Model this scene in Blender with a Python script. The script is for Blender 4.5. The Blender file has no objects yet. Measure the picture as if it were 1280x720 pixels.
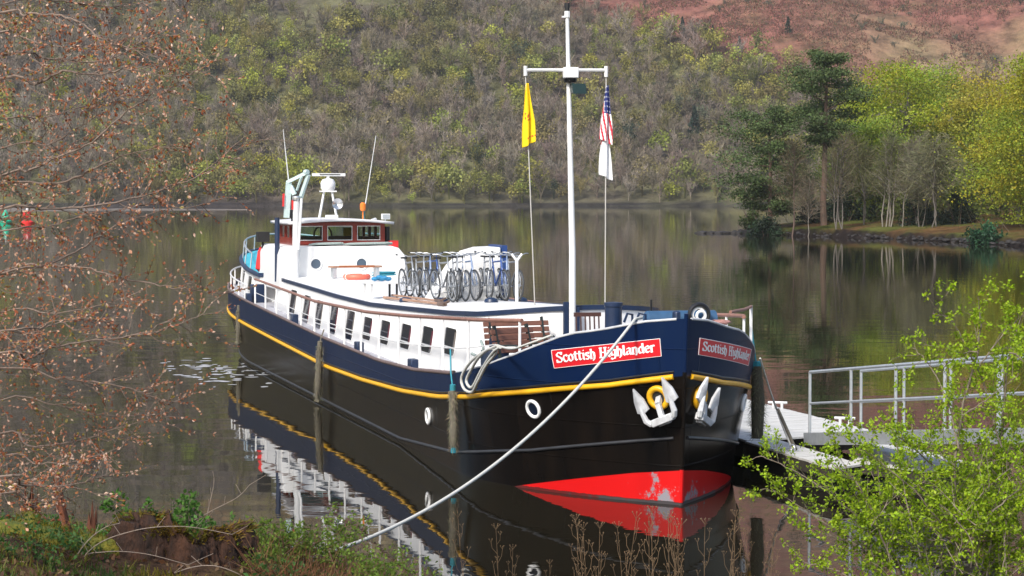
import bpy, bmesh, math, random
import numpy as np
from mathutils import Vector, Matrix
R = math.radians
rng = np.random.default_rng(7)
random.seed(7)
SC = bpy.context.scene
# ------------------------------------------------------------------ camera
F, CH = 2700.0, 4.94                     # focal length in photo pixels, eye height above the water
PITCH = math.atan(120/F)
cam = bpy.data.objects.new('camera', bpy.data.cameras.new('camera'))
SC.collection.objects.link(cam)
cam.data.sensor_width = 36.0
cam.data.lens = F/1280*36.0
cam.data.clip_start, cam.data.clip_end = 0.5, 6000
cam.location = (0, 0, CH)
cam.rotation_euler = (R(90)-PITCH, 0, 0)
SC.camera = cam
# ------------------------------------------------------------------ light
SUN = Vector((-0.50, -0.87, 0)).normalized()*math.cos(R(44))
SUN.z = math.sin(R(44))
w = bpy.data.worlds.new('World'); SC.world = w; w.use_nodes = True
wn = w.node_tree.nodes; wl = w.node_tree.links
sky = wn.new('ShaderNodeTexSky'); sky.sky_type = 'NISHITA'; sky.sun_disc = False
sky.sun_elevation = R(44); sky.sun_rotation = math.atan2(SUN.x, SUN.y)
sky.air_density = 1.0; sky.dust_density = 2.5; sky.ozone_density = 1.0
wl.new(sky.outputs[0], wn['Background'].inputs[0]); wn['Background'].inputs[1].default_value = 0.15
sl = bpy.data.lights.new('sun', 'SUN'); sl.energy = 3.1; sl.angle = R(8); sl.color = (1.0, 0.955, 0.88)
so = bpy.data.objects.new('sun', sl); SC.collection.objects.link(so)
so.rotation_euler = SUN.to_track_quat('Z', 'Y').to_euler()
vs = SC.view_settings
vs.view_transform = 'Standard'; vs.look = 'None'; vs.gamma = 1.0; vs.use_curve_mapping = False
vs.exposure = 0.52
cy = SC.cycles
cy.use_denoising = True
try: cy.denoiser = 'OPENIMAGEDENOISE'
except Exception: pass
cy.max_bounces = 8; cy.diffuse_bounces = 3; cy.glossy_bounces = 4; cy.transmission_bounces = 4; cy.transparent_max_bounces = 8
cy.caustics_reflective = False; cy.caustics_refractive = False
cy.sample_clamp_indirect = 6.0
# ------------------------------------------------------------------ pixels and places
def ray(px, py):
    x = (px-640)/F; y = -(py-360)/F
    c, s = math.cos(PITCH), math.sin(PITCH)
    return np.array([x, c+y*s, -s+y*c])
def at(px, py, Y):                        # the point of the world at distance Y along that line of sight
    r = ray(px, py); return np.array([0, 0, CH])+r*(Y/r[1])
def atz(px, py, z):
    r = ray(px, py); return np.array([0, 0, CH])+r*((z-CH)/r[2])
TH = R(15.5)                              # the barge lies this far off the line of sight
AX = np.array([-math.sin(TH), math.cos(TH), 0]); SX = np.array([-math.cos(TH), -math.sin(TH), 0])
P0 = np.array([2.64, 34.0, 0]); SHIPROT = R(90)+TH
def shipw(s, l, z): return P0+AX*s+SX*l+np.array([0, 0, z])   # barge coordinates: metres aft, to starboard, up
# ------------------------------------------------------------------ materials
MATS = {}
def srgb(*c): return tuple((x/255/12.92 if x <= 10 else ((x/255+.055)/1.055)**2.4) for x in c)
def mat(name, col, rough=.5, metal=0.0, var=0.0, vscale=6.0, bump=0.0, bscale=40.0, spec=.5, col2=None, coord='Object', coat=0.0, stretch=(1, 1, 1)):
    if name in MATS: return MATS[name]
    m = bpy.data.materials.new(name); m.use_nodes = True; MATS[name] = m
    N = m.node_tree.nodes; L = m.node_tree.links; b = N['Principled BSDF']
    b.inputs['Roughness'].default_value = rough; b.inputs['Metallic'].default_value = metal
    b.inputs['Specular IOR Level'].default_value = spec; b.inputs['Coat Weight'].default_value = coat
    b.inputs['Base Color'].default_value = (*col, 1)
    tc = N.new('ShaderNodeTexCoord'); mp = N.new('ShaderNodeMapping'); mp.inputs['Scale'].default_value = stretch
    L.new(tc.outputs[coord], mp.inputs[0])
    if var or col2:
        n = N.new('ShaderNodeTexNoise'); n.inputs['Scale'].default_value = vscale; n.inputs['Detail'].default_value = 6
        n.inputs['Roughness'].default_value = .65
        L.new(mp.outputs[0], n.inputs['Vector'])
        r = N.new('ShaderNodeValToRGB'); r.color_ramp.elements[0].position = .32; r.color_ramp.elements[1].position = .7
        c2 = col2 if col2 else tuple(x*(1-var) for x in col)
        r.color_ramp.elements[0].color = (*c2, 1); r.color_ramp.elements[1].color = (*col, 1)
        L.new(n.outputs['Fac'], r.inputs[0]); L.new(r.outputs[0], b.inputs['Base Color'])
    if bump:
        n2 = N.new('ShaderNodeTexNoise'); n2.inputs['Scale'].default_value = bscale; n2.inputs['Detail'].default_value = 4
        L.new(mp.outputs[0], n2.inputs['Vector'])
        bp = N.new('ShaderNodeBump'); bp.inputs['Strength'].default_value = 1; bp.inputs['Distance'].default_value = bump
        L.new(n2.outputs['Fac'], bp.inputs['Height']); L.new(bp.outputs[0], b.inputs['Normal'])
    return m
def leafmat(name, trans=.35, rough=.55, spec=.3):
    """foliage: own colour in the attribute Col, light passing through"""
    if name in MATS: return MATS[name]
    m = bpy.data.materials.new(name); m.use_nodes = True; MATS[name] = m
    N = m.node_tree.nodes; L = m.node_tree.links; b = N['Principled BSDF']; out = N['Material Output']
    a = N.new('ShaderNodeAttribute'); a.attribute_name = 'Col'
    b.inputs['Roughness'].default_value = rough; b.inputs['Specular IOR Level'].default_value = spec
    L.new(a.outputs['Color'], b.inputs['Base Color'])
    if trans:
        t = N.new('ShaderNodeBsdfTranslucent'); mx = N.new('ShaderNodeMixShader'); mx.inputs[0].default_value = trans
        L.new(a.outputs['Color'], t.inputs[0]); L.new(b.outputs[0], mx.inputs[1]); L.new(t.outputs[0], mx.inputs[2])
        L.new(mx.outputs[0], out.inputs[0])
    return m
WHITE = mat('white_paint', (.80, .80, .79), .38, var=.06, vscale=2.5, bump=.0006, bscale=6)
OFFW = mat('weathered_white_paint', (.70, .71, .71), .5, var=.22, vscale=3, bump=.001, bscale=20)
SIDEDK = mat('grey_deck_paint', (.46, .46, .50), .6, var=.25, vscale=3)
NAVY = mat('navy_paint', (.0035, .0125, .050), .32, spec=.2, col2=(.0065, .017, .050), vscale=2.2, bump=.003, bscale=2.4, stretch=(1, 1, .2))
NAVYTRIM = mat('navy_trim_paint', (.012, .028, .075), .4, var=.3, vscale=5)
HBLACK = mat('black_hull_paint', (.0025, .0024, .0025), .2, spec=.3, col2=(.010, .007, .005), vscale=2.3, bump=.006, bscale=1.7, stretch=(1, 1, .16))
def plates(m, ior):
    """welded plate seams and a lower sheen on a hull paint"""
    N = m.node_tree.nodes; L = m.node_tree.links; b = N['Principled BSDF']; b.inputs['IOR'].default_value = ior
    tc = N.new('ShaderNodeTexCoord'); sx = N.new('ShaderNodeSeparateXYZ'); cb = N.new('ShaderNodeCombineXYZ'); L.new(tc.outputs['Object'], sx.inputs[0]); L.new(sx.outputs['X'], cb.inputs[0]); L.new(sx.outputs['Z'], cb.inputs[1])
    br = N.new('ShaderNodeTexBrick'); br.inputs['Scale'].default_value = 1.0; br.inputs['Mortar Size'].default_value = .012; br.inputs['Mortar Smooth'].default_value = .6; br.inputs['Brick Width'].default_value = 3.1; br.inputs['Row Height'].default_value = .62
    L.new(cb.outputs[0], br.inputs['Vector']); bp = N.new('ShaderNodeBump'); bp.inputs['Distance'].default_value = .012; L.new(br.outputs['Fac'], bp.inputs['Height'])
    old = b.inputs['Normal'].links[0].from_socket; L.new(old, bp.inputs['Normal']); L.new(bp.outputs[0], b.inputs['Normal'])
    # thin scuffs and run-down marks
    mp = N.new('ShaderNodeMapping'); mp.inputs['Scale'].default_value = (5, 1, .5); n = N.new('ShaderNodeTexNoise'); n.inputs['Scale'].default_value = 2.2; n.inputs['Detail'].default_value = 9; n.inputs['Roughness'].default_value = .75
    L.new(tc.outputs['Object'], mp.inputs[0]); L.new(mp.outputs[0], n.inputs['Vector']); mr = N.new('ShaderNodeMapRange'); mr.inputs[1].default_value = .64; mr.inputs[2].default_value = .78; mr.inputs[4].default_value = .5
    L.new(n.outputs['Fac'], mr.inputs[0]); mx = N.new('ShaderNodeMix'); mx.data_type = 'RGBA'; mx.inputs[7].default_value = (.045, .042, .042, 1)
    c = b.inputs['Base Color'].links[0].from_socket; L.new(mr.outputs[0], mx.inputs[0]); L.new(c, mx.inputs[6]); L.new(mx.outputs[2], b.inputs['Base Color'])
plates(NAVY, 1.3); plates(HBLACK, 1.25)
BLACK = mat('black_rubber', (.012, .012, .013), .6, var=.3)
BLKP = mat('black_paint', (.014, .014, .016), .35, var=.3)
YEL = mat('yellow_paint', (.80, .42, .008), .4, var=.18, vscale=4)
REDSIGN = mat('red_sign_paint', (.62, .012, .020), .35, var=.08, vscale=5)
SIGNW = mat('white_lettering', (.85, .85, .84), .45)
VARN = mat('varnished_wood', (.24, .030, .018), .3, col2=(.15, .018, .012), vscale=5, stretch=(4, 4, .6))
TEAK = mat('weathered_teak', (.20, .085, .055), .6, col2=(.12, .05, .032), vscale=9, stretch=(1, 1, 6))
RAILW = mat('painted_rail_wood', (.30, .15, .11), .5, var=.35, vscale=5)
PLANK = mat('worn_plank', (.42, .25, .17), .7, var=.4, vscale=8)
DARKWOOD = mat('dark_chair_wood', (.075, .030, .022), .5, var=.3, vscale=12)
GALV = mat('galvanised_steel', (.55, .58, .60), .42, metal=.55, var=.2, vscale=9)
STEEL = mat('bright_steel', (.62, .63, .64), .25, metal=.9, var=.1)
ANCHW = mat('chipped_white_anchor_paint', (.66, .68, .70), .45, col2=(.36, .36, .37), vscale=4, bump=.003, bscale=14)
ROPE = mat('pale_rope', (.60, .60, .56), .85, var=.25, vscale=40, bump=.003, bscale=90)
ROPEG = mat('grey_green_rope', (.33, .40, .38), .85, var=.35, vscale=40, bump=.003, bscale=90)
TEALR = mat('teal_rope', (.03, .28, .36), .8, var=.4, vscale=50)
FENDM = mat('matted_rope_fender', (.20, .175, .13), .95, col2=(.09, .085, .065), vscale=30, bump=.012, bscale=55)
TURQ = mat('turquoise_deck_paint', (.06, .46, .58), .55, var=.15)
ROOFG = mat('pale_roof_paint', (.66, .66, .68), .55, var=.12, vscale=3)
ORANGE = mat('orange_plastic', (.85, .22, .03), .4, var=.1)
LBUOY = mat('lifebuoy_red', (.85, .16, .10), .45, var=.1)
REDCL = mat('red_cloth', (.72, .03, .03), .75, var=.2)
BLUEB = mat('bright_blue_cloth', (.03, .25, .48), .7, var=.4, vscale=14)
CURT = mat('maroon_curtain', (.13, .014, .026), .8, var=.4, vscale=20)
CREAMC = mat('cream_curtain', (.16, .14, .12), .8, var=.2, vscale=20)
GLASSD = mat('dark_window_glass', (.006, .010, .022), .06, spec=.3)
SEATF = mat('seat_cushion_cloth', (.50, .34, .06), .8, var=.3)
def glass():
    m = bpy.data.materials.new('clear_glass'); m.use_nodes = True
    N = m.node_tree.nodes; L = m.node_tree.links
    t = N.new('ShaderNodeBsdfTransparent'); t.inputs[0].default_value = (.80, .93, .90, 1)
    g = N.new('ShaderNodeBsdfGlossy'); g.inputs['Roughness'].default_value = .02
    fr = N.new('ShaderNodeFresnel'); fr.inputs[0].default_value = 1.3
    mx = N.new('ShaderNodeMixShader'); L.new(fr.outputs[0], mx.inputs[0]); L.new(t.outputs[0], mx.inputs[1]); L.new(g.outputs[0], mx.inputs[2])
    L.new(mx.outputs[0], N['Material Output'].inputs[0]); return m
GLASS = glass()
# ------------------------------------------------------------------ mesh helpers
def link(o, parent=None):
    SC.collection.objects.link(o)
    if parent is not None: o.parent = parent
    return o
def tag(o, label=None, cat=None, group=None, kind=None):
    if label: o['label'] = label
    if cat: o['category'] = cat
    if group: o['group'] = group
    if kind: o['kind'] = kind
    return o
def empty(name, loc, rz=0, label=None, cat=None, group=None):
    o = bpy.data.objects.new(name, None); o.empty_display_size = .3
    o.location = tuple(loc); o.rotation_euler = (0, 0, rz); link(o)
    return tag(o, label, cat, group)
def onship(name, s, l, z, yaw=0, label=None, cat=None, group=None):
    return empty(name, shipw(s, l, z), SHIPROT+yaw, label, cat, group)
class MB:
    def __init__(self): self.v = []; self.f = []; self.m = []
    def add(self, vs, fs, mi=0):
        k = len(self.v); self.v += [tuple(map(float, p)) for p in vs]
        for f in fs: self.f.append(tuple(i+k for i in f)); self.m.append(mi)
        return self
    def hexa(self, p, mi=0):              # 0-3 bottom ring, 4-7 top ring
        return self.add(p, [(3, 2, 1, 0), (4, 5, 6, 7), (0, 1, 5, 4), (1, 2, 6, 5), (2, 3, 7, 6), (3, 0, 4, 7)], mi)
    def box(self, c, s, rot=None, mi=0):
        x, y, z = s[0]/2, s[1]/2, s[2]/2
        p = [Vector(q) for q in [(-x, -y, -z), (x, -y, -z), (x, y, -z), (-x, y, -z), (-x, -y, z), (x, -y, z), (x, y, z), (-x, y, z)]]
        if rot is not None:
            M = rot if isinstance(rot, Matrix) else Matrix.Rotation(rot, 3, 'Z')
            p = [M @ q for q in p]
        c = Vector(tuple(c)); return self.hexa([tuple(q+c) for q in p], mi)
    def bar(self, a, b, wx, wz, mi=0, up=(0, 0, 1)):   # rectangular bar from a to b
        a = Vector(tuple(a)); b = Vector(tuple(b)); d = (b-a).normalized(); u = Vector(up)
        if abs(d.dot(u)) > .98: u = Vector((1, 0, 0))
        sd = d.cross(u).normalized(); u = sd.cross(d)
        sd = sd*wx/2; u = u*wz/2
        return self.hexa([tuple(q) for q in (a-sd-u, a+sd-u, a+sd+u, a-sd+u, b-sd-u, b+sd-u, b+sd+u, b-sd+u)], mi)
    def tube(self, pts, r, n=6, mi=0, closed=False):
        P = np.array([tuple(p) for p in pts], float); k = len(P)
        rr = np.full(k, r, float) if np.isscalar(r) else np.array(r, float)
        T = np.zeros_like(P)
        if closed: T = np.roll(P, -1, 0)-np.roll(P, 1, 0)
        else:
            T[1:-1] = P[2:]-P[:-2]; T[0] = P[1]-P[0]; T[-1] = P[-1]-P[-2]
        T /= np.maximum(np.linalg.norm(T, axis=1, keepdims=True), 1e-9)
        u = np.cross(T[0], (0, 0, 1.0))
        if np.linalg.norm(u) < .1: u = np.cross(T[0], (1.0, 0, 0))
        a = np.arange(n)/n*2*math.pi; vs = []
        for i in range(k):
            u = u-T[i]*u.dot(T[i]); u /= max(np.linalg.norm(u), 1e-9); v = np.cross(T[i], u)
            vs += list(P[i]+rr[i]*(np.outer(np.cos(a), u)+np.outer(np.sin(a), v)))
        fs = []; m = k if closed else k-1
        for i in range(m):
            j = (i+1) % k
            for q in range(n): fs.append((i*n+q, i*n+(q+1) % n, j*n+(q+1) % n, j*n+q))
        if not closed: fs += [tuple(range(n-1, -1, -1)), tuple(range((k-1)*n, k*n))]
        return self.add(vs, fs, mi)
    def lathe(self, prof, c=(0, 0, 0), axis='z', n=16, mi=0):
        vs = []; c = np.array(tuple(c), float)
        for r, h in prof:
            for q in range(n):
                a = q/n*2*math.pi; x, y = r*math.cos(a), r*math.sin(a)
                p = {'z': (x, y, h), 'x': (h, x, y), 'y': (y, h, x)}[axis]; vs.append(c+np.array(p))
        fs = [(i*n+q, i*n+(q+1) % n, (i+1)*n+(q+1) % n, (i+1)*n+q) for i in range(len(prof)-1) for q in range(n)]
        fs += [tuple(range(n-1, -1, -1)), tuple(range((len(prof)-1)*n, len(prof)*n))]
        return self.add(vs, fs, mi)
    def ring(self, c, R_, r, axis='x', n=20, k=6, mi=0):
        pts = []
        for q in range(n):
            a = q/n*2*math.pi; x, y = R_*math.cos(a), R_*math.sin(a)
            pts.append(np.array(tuple(c))+np.array({'z': (x, y, 0), 'x': (0, x, y), 'y': (x, 0, y)}[axis]))
        return self.tube(pts, r, k, mi, closed=True)
    def prism(self, A, B, mi=0):          # two matching outlines
        k = len(A)
        return self.add(list(A)+list(B), [tuple(range(k-1, -1, -1)), tuple(range(k, 2*k))]+[(i, (i+1) % k, k+(i+1) % k, k+i) for i in range(k)], mi)
    def grid(self, rows, mi=0, closed=False):
        n = len(rows[0]); vs = [p for r in rows for p in r]; e = n if closed else n-1
        return self.add(vs, [(i*n+q, i*n+(q+1) % n, (i+1)*n+(q+1) % n, (i+1)*n+q) for i in range(len(rows)-1) for q in range(e)], mi)
    def ball(self, c, r, sc=(1, 1, 1), n=12, mi=0):
        m = n//2; prof = [(max(r*math.sin(math.pi*i/m), 1e-4), -r*math.cos(math.pi*i/m)) for i in range(m+1)]
        k = len(self.v); self.lathe(prof, (0, 0, 0), 'z', n, mi)
        for i in range(k, len(self.v)):
            p = self.v[i]; self.v[i] = (p[0]*sc[0]+c[0], p[1]*sc[1]+c[1], p[2]*sc[2]+c[2])
        return self
    def build(self, name, mats, parent=None, loc=None, rz=0, smooth=40, bevel=0, norm=True):
        me = bpy.data.meshes.new(name); me.from_pydata(self.v, [], self.f)
        for m in (mats if isinstance(mats, (list, tuple)) else [mats]): me.materials.append(m)
        me.polygons.foreach_set('material_index', self.m)
        if norm:
            bm = bmesh.new(); bm.from_mesh(me); bmesh.ops.recalc_face_normals(bm, faces=bm.faces); bm.to_mesh(me); bm.free()
        if smooth:
            me.polygons.foreach_set('use_smooth', [True]*len(me.polygons)); me.set_sharp_from_angle(angle=R(smooth))
        o = bpy.data.objects.new(name, me); link(o, parent)
        if loc is not None: o.location = tuple(loc)
        o.rotation_euler.z = rz
        if bevel:
            b = o.modifiers.new('bevel', 'BEVEL'); b.width = bevel; b.segments = 2; b.limit_method = 'ANGLE'
        return o
def quads_obj(name, V, C, m, parent=None, loc=None):
    """many loose quads: V (n,4,3) corners, C (n,3) colours"""
    n = len(V); me = bpy.data.meshes.new(name)
    me.vertices.add(n*4); me.vertices.foreach_set('co', np.ascontiguousarray(V, np.float32).ravel())
    me.loops.add(n*4); me.loops.foreach_set('vertex_index', np.arange(n*4, dtype=np.int32))
    me.polygons.add(n); me.polygons.foreach_set('loop_start', np.arange(0, n*4, 4, dtype=np.int32))
    a = me.color_attributes.new('Col', 'FLOAT_COLOR', 'POINT')
    c = np.ones((n, 4, 4), np.float32); c[:, :, :3] = C[:, None, :]; a.data.foreach_set('color', c.ravel())
    me.update(calc_edges=True); me.materials.append(m)
    o = bpy.data.objects.new(name, me); link(o, parent)
    if loc is not None: o.location = tuple(loc)
    return o
def unit(v): return v/np.maximum(np.linalg.norm(v, axis=-1, keepdims=True), 1e-9)
def leaves(P, size, up=.4, aspect=.6, axis=None):
    """diamond-like leaf quads at P"""
    n = len(P); N = unit(rng.normal(size=(n, 3))+np.array([0, 0, up]))
    T = rng.normal(size=(n, 3)) if axis is None else axis+rng.normal(size=(n, 3))*.35
    T = unit(T-N*(T*N).sum(1, keepdims=True)); B = np.cross(N, T)
    s = np.broadcast_to(np.asarray(size, float), (n,))[:, None]*rng.uniform(.7, 1.3, (n, 1))
    return np.stack([P-T*s*.5, P-B*s*aspect*.5, P+T*s*.5, P+B*s*aspect*.5], 1)
def slivers(P, D, L, wd):
    """thin twig quads from P along D"""
    D = unit(D); S = unit(np.cross(D, rng.normal(size=D.shape))); L = np.asarray(L)[:, None]; h = np.asarray(wd)[:, None]*.5
    return np.stack([P-S*h, P+S*h, P+D*L+S*h*.25, P+D*L-S*h*.25], 1)
def jit(col, n, a=.2): return np.clip(np.array(col)*(1+rng.uniform(-a, a, (n, 1)))*(1+rng.uniform(-a*.35, a*.35, (n, 3))), 0, 1)
def vnoise(x, y, seed=0):
    """smooth value noise on arrays"""
    r = np.random.default_rng(seed).random((64, 64)); xi = np.floor(x).astype(int); yi = np.floor(y).astype(int); fx = x-xi; fy = y-yi
    fx = fx*fx*(3-2*fx); fy = fy*fy*(3-2*fy); g = lambda a, b: r[a % 64, b % 64]
    return (g(xi, yi)*(1-fx)+g(xi+1, yi)*fx)*(1-fy)+(g(xi, yi+1)*(1-fx)+g(xi+1, yi+1)*fx)*fy
def fbm(x, y, seed=0, o=4): return sum(vnoise(x*2**i, y*2**i, seed+i)/2**i for i in range(o))/2
def groundmat(name, scale, lo, hi):
    m = leafmat(name, 0, .95, .08); N = m.node_tree.nodes; L = m.node_tree.links; a = next(n for n in N if n.type == 'ATTRIBUTE'); b = N['Principled BSDF']
    tc = N.new('ShaderNodeTexCoord'); n = N.new('ShaderNodeTexNoise'); n.inputs['Scale'].default_value = scale; n.inputs['Detail'].default_value = 10; n.inputs['Roughness'].default_value = .72
    mr = N.new('ShaderNodeMapRange'); mr.inputs[1].default_value = .32; mr.inputs[2].default_value = .68; mr.inputs[3].default_value = lo; mr.inputs[4].default_value = hi
    mx = N.new('ShaderNodeMix'); mx.data_type = 'RGBA'; mx.blend_type = 'MULTIPLY'; mx.inputs[0].default_value = 1
    cb = N.new('ShaderNodeCombineColor')
    L.new(tc.outputs['Object'], n.inputs['Vector']); L.new(n.outputs['Fac'], mr.inputs[0])
    for i in range(3): L.new(mr.outputs[0], cb.inputs[i])
    L.new(a.outputs['Color'], mx.inputs[6]); L.new(cb.outputs[0], mx.inputs[7]); L.new(mx.outputs[2], b.inputs['Base Color'])
    bp = N.new('ShaderNodeBump'); bp.inputs['Distance'].default_value = .25/scale; L.new(n.outputs['Fac'], bp.inputs['Height']); L.new(bp.outputs[0], b.inputs['Normal'])
    return m
LEAF = leafmat('fresh_leaves', .4); TWIGM = leafmat('twigs', 0, .8, .1); WOODM = leafmat('far_wood_foliage', .3, .8, .1)
NEEDLE = leafmat('pine_needles', .15, .6, .2)
# ================================================================== SETTING
def water_mat():
    m = bpy.data.materials.new('loch_water'); m.use_nodes = True
    N = m.node_tree.nodes; L = m.node_tree.links; b = N['Principled BSDF']
    b.inputs['Base Color'].default_value = (.012, .010, .006, 1); b.inputs['Roughness'].default_value = .015
    b.inputs['IOR'].default_value = 1.333
    tc = N.new('ShaderNodeTexCoord')
    def noise(scale, sc, det=2, dist=0.0):
        mp = N.new('ShaderNodeMapping'); mp.inputs['Scale'].default_value = sc
        n = N.new('ShaderNodeTexNoise'); n.inputs['Scale'].default_value = scale; n.inputs['Detail'].default_value = det
        n.inputs['Distortion'].default_value = dist
        L.new(tc.outputs['Object'], mp.inputs[0]); L.new(mp.outputs[0], n.inputs['Vector']); return n.outputs['Fac']
    def math_(op, a, b_):
        q = N.new('ShaderNodeMath'); q.operation = op
        for i, x in enumerate((a, b_)):
            if isinstance(x, (int, float)): q.inputs[i].default_value = x
            else: L.new(x, q.inputs[i])
        return q.outputs[0]
    swell = math_('MULTIPLY', noise(.7, (.7, 1.0, 1), 1), WSWELL)
    rip = math_('MULTIPLY', noise(2.6, (.55, 1.0, 1), 2, .3), WRIP)
    msk = N.new('ShaderNodeMapRange'); L.new(noise(.045, (1, .55, 1), 2), msk.inputs[0])
    msk.inputs[1].default_value = .42; msk.inputs[2].default_value = .66; msk.inputs[3].default_value = .25; msk.inputs[4].default_value = 1.0
    rip = math_('MULTIPLY', rip, msk.outputs[0])
    h = math_('ADD', swell, rip)
    bp = N.new('ShaderNodeBump'); bp.inputs['Strength'].default_value = 1; bp.inputs['Distance'].default_value = 1.0
    L.new(h, bp.inputs['Height']); L.new(bp.outputs[0], b.inputs['Normal'])
    return m
WSWELL, WRIP = .0055, .0028
me = MB(); me.add([(-900, -40, 0), (900, -40, 0), (900, 900, 0), (-900, 900, 0)], [(0, 1, 2, 3)])
tag(me.build('water', water_mat(), smooth=0), kind='structure')
bed = MB(); bed.add([(-900, -60, -4), (900, -60, -4), (900, 900, -4), (-900, 900, -4)], [(0, 1, 2, 3)])
tag(bed.build('lake_bed', mat('lake_bed_mud', (.03, .025, .015), .9), smooth=0), kind='structure')
# ------------------------------------------------------------------ the far hill
def shore_y(x): return 742+10*np.sin(x*.013+1)+6*np.sin(x*.041)
def hill_z(x, y):
    d = y-shore_y(x)
    z = np.where(d < 0, d*.35, 1.6*(1-np.exp(-np.maximum(d, 0)/1.5))+.46*np.maximum(d-4, 0))
    n = (fbm(x*.011+3, y*.011, 11)-.5)*22+(fbm(x*.045, y*.045, 15)-.5)*7
    return z+n*np.clip(d/70, 0, 1)-5*np.exp(-((x-20)/60)**2)*np.clip(d/120, 0, 1)
def treeline(x):                          # height where the wood gives way to bracken
    return np.where(x < 15, 88+np.clip(15-x, 0, 60)*1.0, np.where(x < 128, 88-.41*(x-15), 42))+(fbm(x*.03, x*0+2.5, 21)-.5)*14
xs = np.linspace(-680, 760, 200); ys = np.concatenate([np.linspace(715, 990, 120), np.linspace(998, 1650, 60)])
X, Y = np.meshgrid(xs, ys); Z = hill_z(X, Y)
rows = [[(X[i, j], Y[i, j], Z[i, j]) for j in range(len(xs))] for i in range(len(ys))]
tl = treeline(X); d = Y-shore_y(X)
n1 = fbm(X*.03, Y*.03, 31); n2 = fbm(X*.09+5, Y*.09, 35); n3 = fbm(X*.015+9, Y*.015, 38)
brack = np.array([.20, .085, .066]); tan_ = np.array([.23, .185, .10]); grassy = np.array([.12, .125, .045]); litter = np.array([.095, .078, .064]); rock = np.array([.02, .018, .022])
C = np.empty(X.shape+(3,))
k = np.clip((n1-.5)*5+.5, 0, 1)[..., None]; k2 = np.clip((n2-.55)*6, 0, 1)[..., None]
far_right = np.clip((X-110)/50, 0, 1)[..., None]*np.clip((n3-.35)*4, 0, 1)[..., None]
up = brack*(.75+.5*n2[..., None]); up = up*(1-far_right*.8)+tan_*far_right*.8; up = up*(1-k2*.35)+grassy*k2*.35
left = np.clip((-40-X)/20, 0, 1)[..., None]; up = up*(1-left)+(tan_*.95*k+np.array([.2, .125, .065])*(1-k))*left
low = litter*(.7+.6*n2[..., None])*(1-.3*k)+np.array([.05, .06, .01])*k
mix = np.clip((Z-tl)/10+.3, 0, 1)[..., None]
C = low*(1-mix)+up*mix
sh = np.clip(1-np.abs(d-1)/4.5, 0, 1)[..., None]; C = C*(1-sh)+rock*sh
gl = (np.clip(1-np.abs(d-6)/3, 0, 1)*np.clip((n1-.56)*5, 0, 1))[..., None]; C = C*(1-gl*.7)+np.array([.17, .12, .035])*gl*.7
hb = MB(); hb.grid(rows); ho = hb.build('hillside', groundmat('hill_ground', .12, .35, 1.7), norm=False, smooth=180)
ca = ho.data.color_attributes.new('Col', 'FLOAT_COLOR', 'POINT'); cc = np.ones((X.size, 4), np.float32); cc[:, :3] = C.reshape(-1, 3); ca.data.foreach_set('color', cc.ravel())
tag(ho, kind='structure')
# pale sand spit on the left
sp = []
for i, u in enumerate(np.linspace(0, 1, 40)):
    x = -150+76*u; hw = 6*(1-u)**.8*(1+.35*math.sin(u*17))+.15
    sp.append([(x, 604+hw*v, .75*(1-v*v)*(1-u*.6)*(1-.0*u)-.12) for v in (-1, -.7, -.4, 0, .4, .7, 1)])
sb = MB(); sb.grid(sp); tag(sb.build('beach', mat('pale_sand', (.16, .135, .115), .9, var=.4, vscale=.6), norm=False, smooth=180), kind='structure')
# ------------------------------------------------------------------ the wood on the far hill: one mass
def proto_leafy(n, w, h):
    kc = 12; cs = rng.normal(size=(kc, 3)); cs = unit(cs)*rng.uniform(.35, 1, (kc, 1))*np.array([w*.42, w*.42, h*.30])+np.array([0, 0, h*.62])
    i = rng.integers(0, kc, n); P = cs[i]+rng.normal(size=(n, 3))*np.array([w*.13, w*.13, h*.09]); P[:, 2] = np.maximum(P[:, 2], h*.1)
    V = leaves(P, w*.095, up=.5, aspect=.85); sh = rng.uniform(.72, 1.28, kc)[i]
    tr = slivers(np.zeros((3, 3)), np.array([[0, 0, 1.], [.1, 0, 1], [-.08, .1, 1]]), np.full(3, h*.7), np.full(3, .3))
    return np.concatenate([V, tr]), np.concatenate([sh*rng.uniform(.85, 1.15, n), np.full(3, .5)])
def proto_twig(n, w, h):
    """bare tree: limbs forking into a haze of fine twigs"""
    m = 9; base = np.zeros((m, 3)); base[:, 2] = rng.uniform(.15, .4, m)*h
    tip = np.stack([rng.uniform(-.4, .4, m)*w, rng.uniform(-.4, .4, m)*w, rng.uniform(.6, .95, m)*h], 1)
    limbs = slivers(base, tip-base, np.linalg.norm(tip-base, axis=1), np.full(m, .22))
    i = rng.integers(0, m, n); t = rng.uniform(.3, 1.05, n)[:, None]; P = base[i]+(tip-base)[i]*t
    D = rng.normal(size=(n, 3))*.9+unit(P-np.array([0, 0, h*.3]))+np.array([0, 0, .5])
    tw = slivers(P, D, rng.uniform(.10, .24, n)*h, rng.uniform(.10, .22, n))
    tr = slivers(np.zeros((2, 3)), np.array([[0, 0, 1.], [.05, .02, 1]]), np.full(2, h*.5), np.full(2, .3))
    return np.concatenate([tw, limbs, tr]), np.concatenate([rng.uniform(.75, 1.25, n), np.full(m, .9), np.full(2, .8)])
def proto_conifer(n, w, h):
    t = rng.uniform(0, 1, n)**.8; r = (1-t)*w*.5*np.sqrt(rng.uniform(.2, 1, n)); a = rng.uniform(0, 6.3, n)
    P = np.stack([r*np.cos(a), r*np.sin(a), h*(.08+.9*t)], 1)
    return leaves(P, w*.22, up=.2, aspect=.6), rng.uniform(.6, 1.3, n)
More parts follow.
